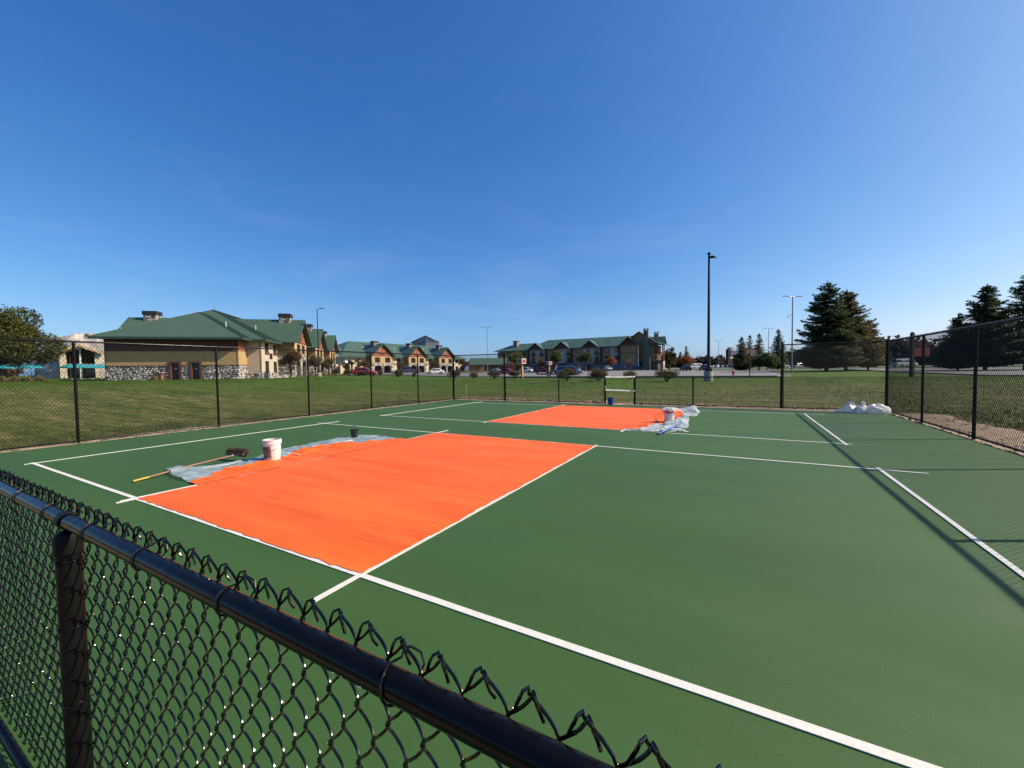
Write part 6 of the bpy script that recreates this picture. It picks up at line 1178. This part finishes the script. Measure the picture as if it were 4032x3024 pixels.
def car_meshes(kind):
    if kind in CARMESH: return CARMESH[kind]
    L, W, st_, gh, wx, wr = SPEC[kind]; hw = W / 2; D = {}
    mb = MB(); k = 8
    for x, lo, be, fc in st_:
        w = hw * fc; mid = (lo + be) / 2
        mb.v += [(x, -w * .90, lo), (x, -w * .99, lo + .10), (x, -w, mid), (x, -w * .97, be - .07), (x, -w * .90, be), (x, w * .90, be), (x, w * .97, be - .07), (x, w, mid), (x, w * .99, lo + .10), (x, w * .90, lo)]
    k = 10; n = len(st_)
    for i in range(n - 1):
        for j in range(k): mb.f.append((i * k + j, (i + 1) * k + j, (i + 1) * k + (j + 1) % k, i * k + (j + 1) % k))
    mb.f.append(tuple(range(k))); mb.f.append(tuple((n - 1) * k + j for j in range(k))[::-1]); D['body'] = mb.mesh('body', True)
    mb = MB()
    bel = lambda x: np.interp(x, [s[0] for s in st_], [s[2] for s in st_])
    for x, z in gh: b = bel(x) - .02; wt = hw * (.90 - .20 * min(1, max(0, (z - b)) / .6)); mb.v += [(x, -hw * .90, b), (x, -wt, z - .04), (x, -wt * .93, z), (x, wt * .93, z), (x, wt, z - .04), (x, hw * .90, b)]
    for i in range(len(gh) - 1):
        for j in range(5): mb.f.append((i * 6 + j, (i + 1) * 6 + j, (i + 1) * 6 + j + 1, i * 6 + j + 1))
    D['cabin'] = mb.mesh('cabin', True)
    def sidept(x, t, s): 
        z = np.interp(x, [g[0] for g in gh], [g[1] for g in gh]); b = bel(x); zz = b + (z - .09 - b) * t; y = hw * (.905 - .20 * min(1, max(0, zz - b) / .6)) + .012; return (x, s * y, zz)
    xs0, xs1, xr0, xr1 = gh[0][0], gh[-1][0], gh[1][0], gh[-2][0]
    for nm, x0, x1 in (('rear_side', xs0 + (xr0 - xs0) * .75, (xr0 + xr1) / 2 - .06), ('front_side', (xr0 + xr1) / 2 + .04, xr1 + (xs1 - xr1) * .72)):
        mb = MB()
        for s in (-1, 1):
            pts = [sidept(x, .06, s) for x in np.linspace(x0, x1, 5)] + [sidept(min(max(x, x0 + .0), x1), .95, s) for x in np.linspace(min(x1, xr1 + (xs1 - xr1) * .15), max(x0, xr0 + .02), 5)]; mb.add(pts, [tuple(range(10)) if s > 0 else tuple(range(9, -1, -1))])
        D[nm] = mb.mesh(nm)
    for nm, (xa, za), (xb, zb) in (('windscreen', gh[-1], gh[-2]), ('rear_window', gh[0], gh[1])):
        sgn = 1 if nm == 'windscreen' else -1; A = (xa - (xa - xb) * .10, bel(xa) + (zb - bel(xa)) * .10); Bq = (xb + (xa - xb) * .10, bel(xa) + (zb - bel(xa)) * .90)
        nx, nz = (zb - za), -(xb - xa); l_ = math.hypot(nx, nz); nx, nz = nx / l_ * .03, nz / l_ * .03
        if nx * sgn < 0: nx, nz = -nx, -nz
        if nz < 0: nz = -nz * 0.2
        q = [(A[0] + nx, -hw * .80, A[1] + nz), (A[0] + nx, hw * .80, A[1] + nz), (Bq[0] + nx, hw * .66, Bq[1] + nz), (Bq[0] + nx, -hw * .66, Bq[1] + nz)]; D[nm] = MB().add(q, [(0, 1, 2, 3)]).mesh(nm)
    ty = MB().lathe([(wr * .62, -.11), (wr * .95, -.11), (wr, -.08), (wr, .08), (wr * .95, .11), (wr * .62, .11)], 20); D['tyre'] = ty.mesh('tyre', True); D['rim'] = MB().lathe([(wr * .62, .095), (wr * .55, .07), (wr * .2, .085), (.001, .10)], 16).mesh('rim', True)
    D['head_lamp'] = MB().box(-.05, .04, -.2, .2, -.07, .07).mesh('head_lamp'); D['tail_lamp'] = MB().box(-.04, .05, -.14, .14, -.1, .1).mesh('tail_lamp'); D['bumper'] = MB().box(-.08, .08, -hw * .80, hw * .80, -.09, .09).mesh('bumper'); D['mirror'] = MB().box(-.08, .06, -.09, .09, -.07, .08).mesh('mirror'); D['arch'] = MB().lathe([(wr * 1.02, .0), (wr * 1.16, .0), (wr * 1.16, .02), (wr * 1.02, .02)], 20).mesh('wheel_arch')
    CARMESH[kind] = D; return D
def car(kind, color, label, u, d, heading, name=None, grp='vehicles in the car park', detail=True, dz=0.03):
    D = car_meshes(kind); L, W, st_, gh, wx, wr = SPEC[kind]; hw = W / 2; nm = name or {'sedan': 'parked_car', 'hatch': 'parked_car', 'suv': 'parked_suv', 'van': 'minivan', 'pickup': 'pickup_truck', 'bus': 'shuttle_bus'}[kind]
    root = thing(nm, label, {'sedan': 'car', 'hatch': 'car', 'suv': 'car', 'van': 'van', 'pickup': 'pickup', 'bus': 'bus'}[kind], B(u, d, dz), R(RA + heading), grp)
    def part(n, mesh, m, loc=(0, 0, 0), rot=(0, 0, 0), par=root):
        o = bpy.data.objects.new(n, mesh); COL.objects.link(o); o.parent = par; o.location = loc; o.rotation_euler = rot
        if not mesh.materials: mesh.materials.append(None)
        o.material_slots[0].link = 'OBJECT'; o.material_slots[0].material = MATS[m]; return o
    part('body', D['body'], 'car_' + color); cb = part('cabin', D['cabin'], 'car_' + color)
    for n in ('rear_side', 'front_side'): part('side_windows', D[n], 'dark_glass', par=cb)
    part('windscreen', D['windscreen'], 'dark_glass', par=cb); part('rear_window', D['rear_window'], 'dark_glass', par=cb)
    for x in wx:
        for s in (-1, 1):
            w = part('wheel', D['tyre'], 'tyre', (x, s * (hw - .09), wr), (-s * H90, 0, 0)); part('rim', D['rim'], 'rim', par=w)
            if detail: part('wheel_arch', D['arch'], 'tyre', (x, s * (hw - .012), wr + .02), (-s * H90, 0, 0))
    for s in (-1, 1): part('head_lamp', D['head_lamp'], 'head_lamp', (st_[-1][0] - .06, s * hw * .62, st_[-2][2] - .12)); part('tail_lamp', D['tail_lamp'], 'tail_lamp', (st_[0][0] + .02, s * hw * .72, st_[1][2] - .14))
    if detail:
        part('bumper', D['bumper'], 'tyre' if kind in ('pickup', 'suv') else 'car_' + color, (st_[-1][0] - .03, 0, st_[-1][1] + .02)); part('bumper', D['bumper'], 'tyre' if kind in ('pickup', 'suv') else 'car_' + color, (st_[0][0] + .03, 0, st_[0][1] + .02))
        for s in (-1, 1): part('mirror', D['mirror'], 'car_' + color, (gh[-1][0] - .25, s * (hw + .05), gh[-1][1] + .08))
    if kind == 'pickup':
        MB().box(-2.85, -.80, -hw * .84, hw * .84, 1.124, 1.13).obj('bed_cover', 'pail_black', root)
    return root
car('hatch', 'red', 'bright red car parked half hidden by shrubs near the lodge bays', 1438, 73.5, 8)
car('pickup', 'slate', 'dark slate pickup truck facing the lodge wing', 1606, 98, 186)
car('sedan', 'white', 'white sedan parked alone just past the pickup', 1712, 98, 200)
car('hatch', 'red', 'red hatchback behind the tall post left of the boxed sign', 2002, 104, -25)
car('suv', 'white', 'white car parked right behind the yellow sign post', 2076, 122, -40)
car('suv', 'black', 'black car next to the white one behind the yellow sign post', 2094, 130, -70)
car('suv', 'darkred', 'dark red car seen through the cage of the trailer', 2134, 112, -15)
car('van', 'blue', 'pale blue-grey minivan behind the large golden-brown shrub', 2243, 80, -12)
car('suv', 'black', 'black vehicle above the brown shrub left of the gateway', 2350, 142, -100)
car('suv', 'white', 'white vehicle parked beneath the orange maple', 2393, 144, -80)
car('hatch', 'black', 'small black car at the foot of the great chimney', 2516, 146, -10)
car('sedan', 'white', 'small white car before the reception block entrance', 1957, 150, -30)
car('suv', 'black', 'black vehicle seen from behind left of the tall lamp', 2698, 112, 84)
car('suv', 'navy', 'dark navy vehicle seen from behind right at the tall lamp', 2776, 114, 86)
FAR = ['silver', 'white', 'blue', 'grey', 'navy', 'darkred', 'silver', 'black', 'white', 'slate']
car('bus', 'white', 'white camper parked in the distance left of the tall lamp', 2744, 205, 8, 'camper')
for i, c in enumerate(FAR):
    nth = ['first', 'second', 'third', 'fourth', 'fifth', 'sixth', 'seventh', 'eighth', 'ninth', 'tenth'][i]
    car(['sedan', 'suv', 'sedan', 'hatch', 'suv'][i % 5], c, f'{c.replace("dark", "dark ")} car, {nth} in the distant row counted from the tall lamp', 2808 + i * 18.5, 222, 40, grp='distant row of cars', detail=False)
for u, d, k, c, l in ((3080, 150, 'van', 'white', 'white van seen past the tall post left of the spruces'), (3148, 146, 'suv', 'silver', 'silver car under the left boughs of the big spruces'), (3198, 150, 'sedan', 'slate', 'slate car left of the big spruce trunk'), (3238, 156, 'sedan', 'blue', 'bluish car almost hidden behind the big spruce trunk'), (3303, 148, 'suv', 'black', 'black car between the two big spruce trunks')): car(k, c, l, u, d, 12, detail=False)
car('bus', 'white', 'white shuttle van on the road beyond the corner', 3560, 124, 6, 'shuttle_van')
def trailer():
    root = thing('utility_trailer', 'flat utility trailer with dark mesh sides behind the low fence', 'trailer', B(2156, 67, 0.03), R(RA - 6)); L, W = 3.4, 1.6
    MB().box(-L / 2, L / 2, -W / 2, W / 2, 0.42, 0.5).obj('deck', 'dark_wood', root); f = MB()
    for x in np.linspace(-L / 2, L / 2, 5):
        for y in (-W / 2, W / 2): f.box(x - .03, x + .03, y - .03, y + .03, .3, 0.95)
    for y in (-W / 2, W / 2): f.box(-L / 2, L / 2, y - .03, y + .03, .92, .98); f.box(-L / 2, L / 2, y - .03, y + .03, .30, .42)
    f.obj('side_rails', 'dark_pole', root); g = MB()
    for y in np.linspace(-W / 2, W / 2, 9): g.box(-L / 2 - .03, -L / 2 + .03, y - .02, y + .02, .5, 1.7)
    for z in (.55, 1.1, 1.68): g.box(-L / 2 - .03, -L / 2 + .03, -W / 2, W / 2, z - .03, z + .03)
    g.obj('ramp_gate', 'dark_pole', root)
    for s in (-1, 1): w = MB().lathe([(.2, -.09), (.32, -.09), (.33, .09), (.2, .09)], 18).obj('wheel', 'tyre', root, True); w.location = (.2, s * (W / 2 + .12), .33); w.rotation_euler = (H90, 0, 0); MB().lathe([(.2, .05), (.001, .07)], 12).obj('rim', 'rim', w); MB().lathe([(.2, -.05), (.001, -.07)], 12).obj('rim', 'rim', w)
    MB().tube([(L / 2, 0, .42), (L / 2 + 1.2, 0, .42)], .05, 6).obj('drawbar', 'dark_pole', root)
    mw = thing('mower', 'white and grey machine standing on the utility trailer', 'mower', root.location + Vector((0.9 * R2.x, 0.9 * R2.y, 0.5)), R(RA - 6)); MB().box(-.5, .6, -.35, .35, .15, .55).obj('deck', 'grey_metal', mw); MB().tube([(.3, 0, .5), (.55, 0, 1.15), (.75, 0, 1.25)], [.05, .09, .10], 8).obj('seat_back', 'white_metal', mw); MB().box(-.2, .25, -.2, .2, .55, .85).obj('engine', 'pail_black', mw)
    for x in (-.35, .4):
        for s in (-1, 1): w = MB().lathe([(.001, -.06), (.17, -.06), (.17, .06), (.001, .06)], 14).obj('wheel', 'tyre', mw, True); w.location = (x, s * .42, .17); w.rotation_euler = (H90, 0, 0)
trailer()
# ------------------------------------------------------------------ people
def person(label, loc, rz, h, top, bottom, stride=0.1):
    root = thing('person', label, 'person', loc, rz); s = h / 1.75
    V = [(0, 0, .93), (0, 0, 1.15), (0, 0, 1.38), (0, 0, 1.50), (.01, 0, 1.58), (.015, 0, 1.69), (0, .10, .90), (stride * .7, .11, .50), (stride * .5 - .02, .11, .09), (stride * .5 + .13, .12, .03), (0, -.10, .90), (-stride * .4, -.11, .50), (-stride * 1.3, -.11, .10), (-stride * 1.3 + .14, -.12, .03), (0, .19, 1.40), (-.05, .25, 1.13), (.06, .26, .90), (.10, .25, .82), (0, -.19, 1.40), (.03, -.25, 1.13), (.16, -.25, .92), (.20, -.24, .84)]
    E = [(0, 1), (1, 2), (2, 3), (3, 4), (4, 5), (0, 6), (6, 7), (7, 8), (8, 9), (0, 10), (10, 11), (11, 12), (12, 13), (2, 14), (14, 15), (15, 16), (16, 17), (2, 18), (18, 19), (19, 20), (20, 21)]
    rad = [.13, .12, .135, .06, .085, .085, .095, .065, .045, .04, .095, .065, .045, .04, .065, .045, .034, .03, .065, .045, .034, .03]
    me = bpy.data.meshes.new('body'); me.from_pydata([(x * s, y * s, z * s) for x, y, z in V], E, []); o = link('body', me, root, None); bpy.context.view_layer.objects.active = o
    md = o.modifiers.new('skin', 'SKIN'); sk = me.skin_vertices[0].data if me.skin_vertices else None
    if sk is None:
        bm_ = bmesh.new(); bm_.from_mesh(me); bm_.verts.layers.skin.verify(); bm_.to_mesh(me); bm_.free(); sk = me.skin_vertices[0].data
    for i, r_ in enumerate(rad): sk[i].radius = (r_ * s, r_ * s); sk[i].use_root = (i == 0)
    sb = o.modifiers.new('sub', 'SUBSURF'); sb.levels = 1; sb.render_levels = 2
    m = bpy.data.materials.new('person_' + top); m.use_nodes = True; n = m.node_tree.nodes; l = m.node_tree.links; p = n['Principled BSDF']; p.inputs['Roughness'].default_value = .8; tc = n.new('ShaderNodeTexCoord'); sp_ = n.new('ShaderNodeSeparateXYZ'); l.new(tc.outputs['Object'], sp_.inputs[0]); dv = n.new('ShaderNodeMath'); dv.operation = 'DIVIDE'; dv.inputs[1].default_value = 1.8 * s; l.new(sp_.outputs['Z'], dv.inputs[0])
    T = {'pale': (.50, .58, .58), 'grey': (.10, .11, .14)}[top]; sk_ = (.45, .27, .19); cols = [(0.02, .02, .02), sk_, (.012, .012, .015), T, sk_, (.03, .02, .014)] if bottom == 'shorts' else [(0.02, .02, .02), (.03, .035, .05), (.03, .035, .05), T, sk_, (.03, .02, .014)]
    r = ramp(n, cols, [0, .05, .30, .55, .835, .935]); r.color_ramp.interpolation = 'CONSTANT'; l.new(dv.outputs[0], r.inputs[0]); l.new(r.outputs[0], p.inputs['Base Color']); me.materials.append(m)
person('person in a pale shirt and dark shorts walking at the edge of the car park', B(2281, 62, 0.03), R(RA + 200), 1.55, 'pale', 'shorts', 0.16)
person('person in dark clothes standing by the three-storey lodge wall', B(2461, 148, 0.03), R(RA - 90), 1.75, 'grey', 'trousers', 0.03)
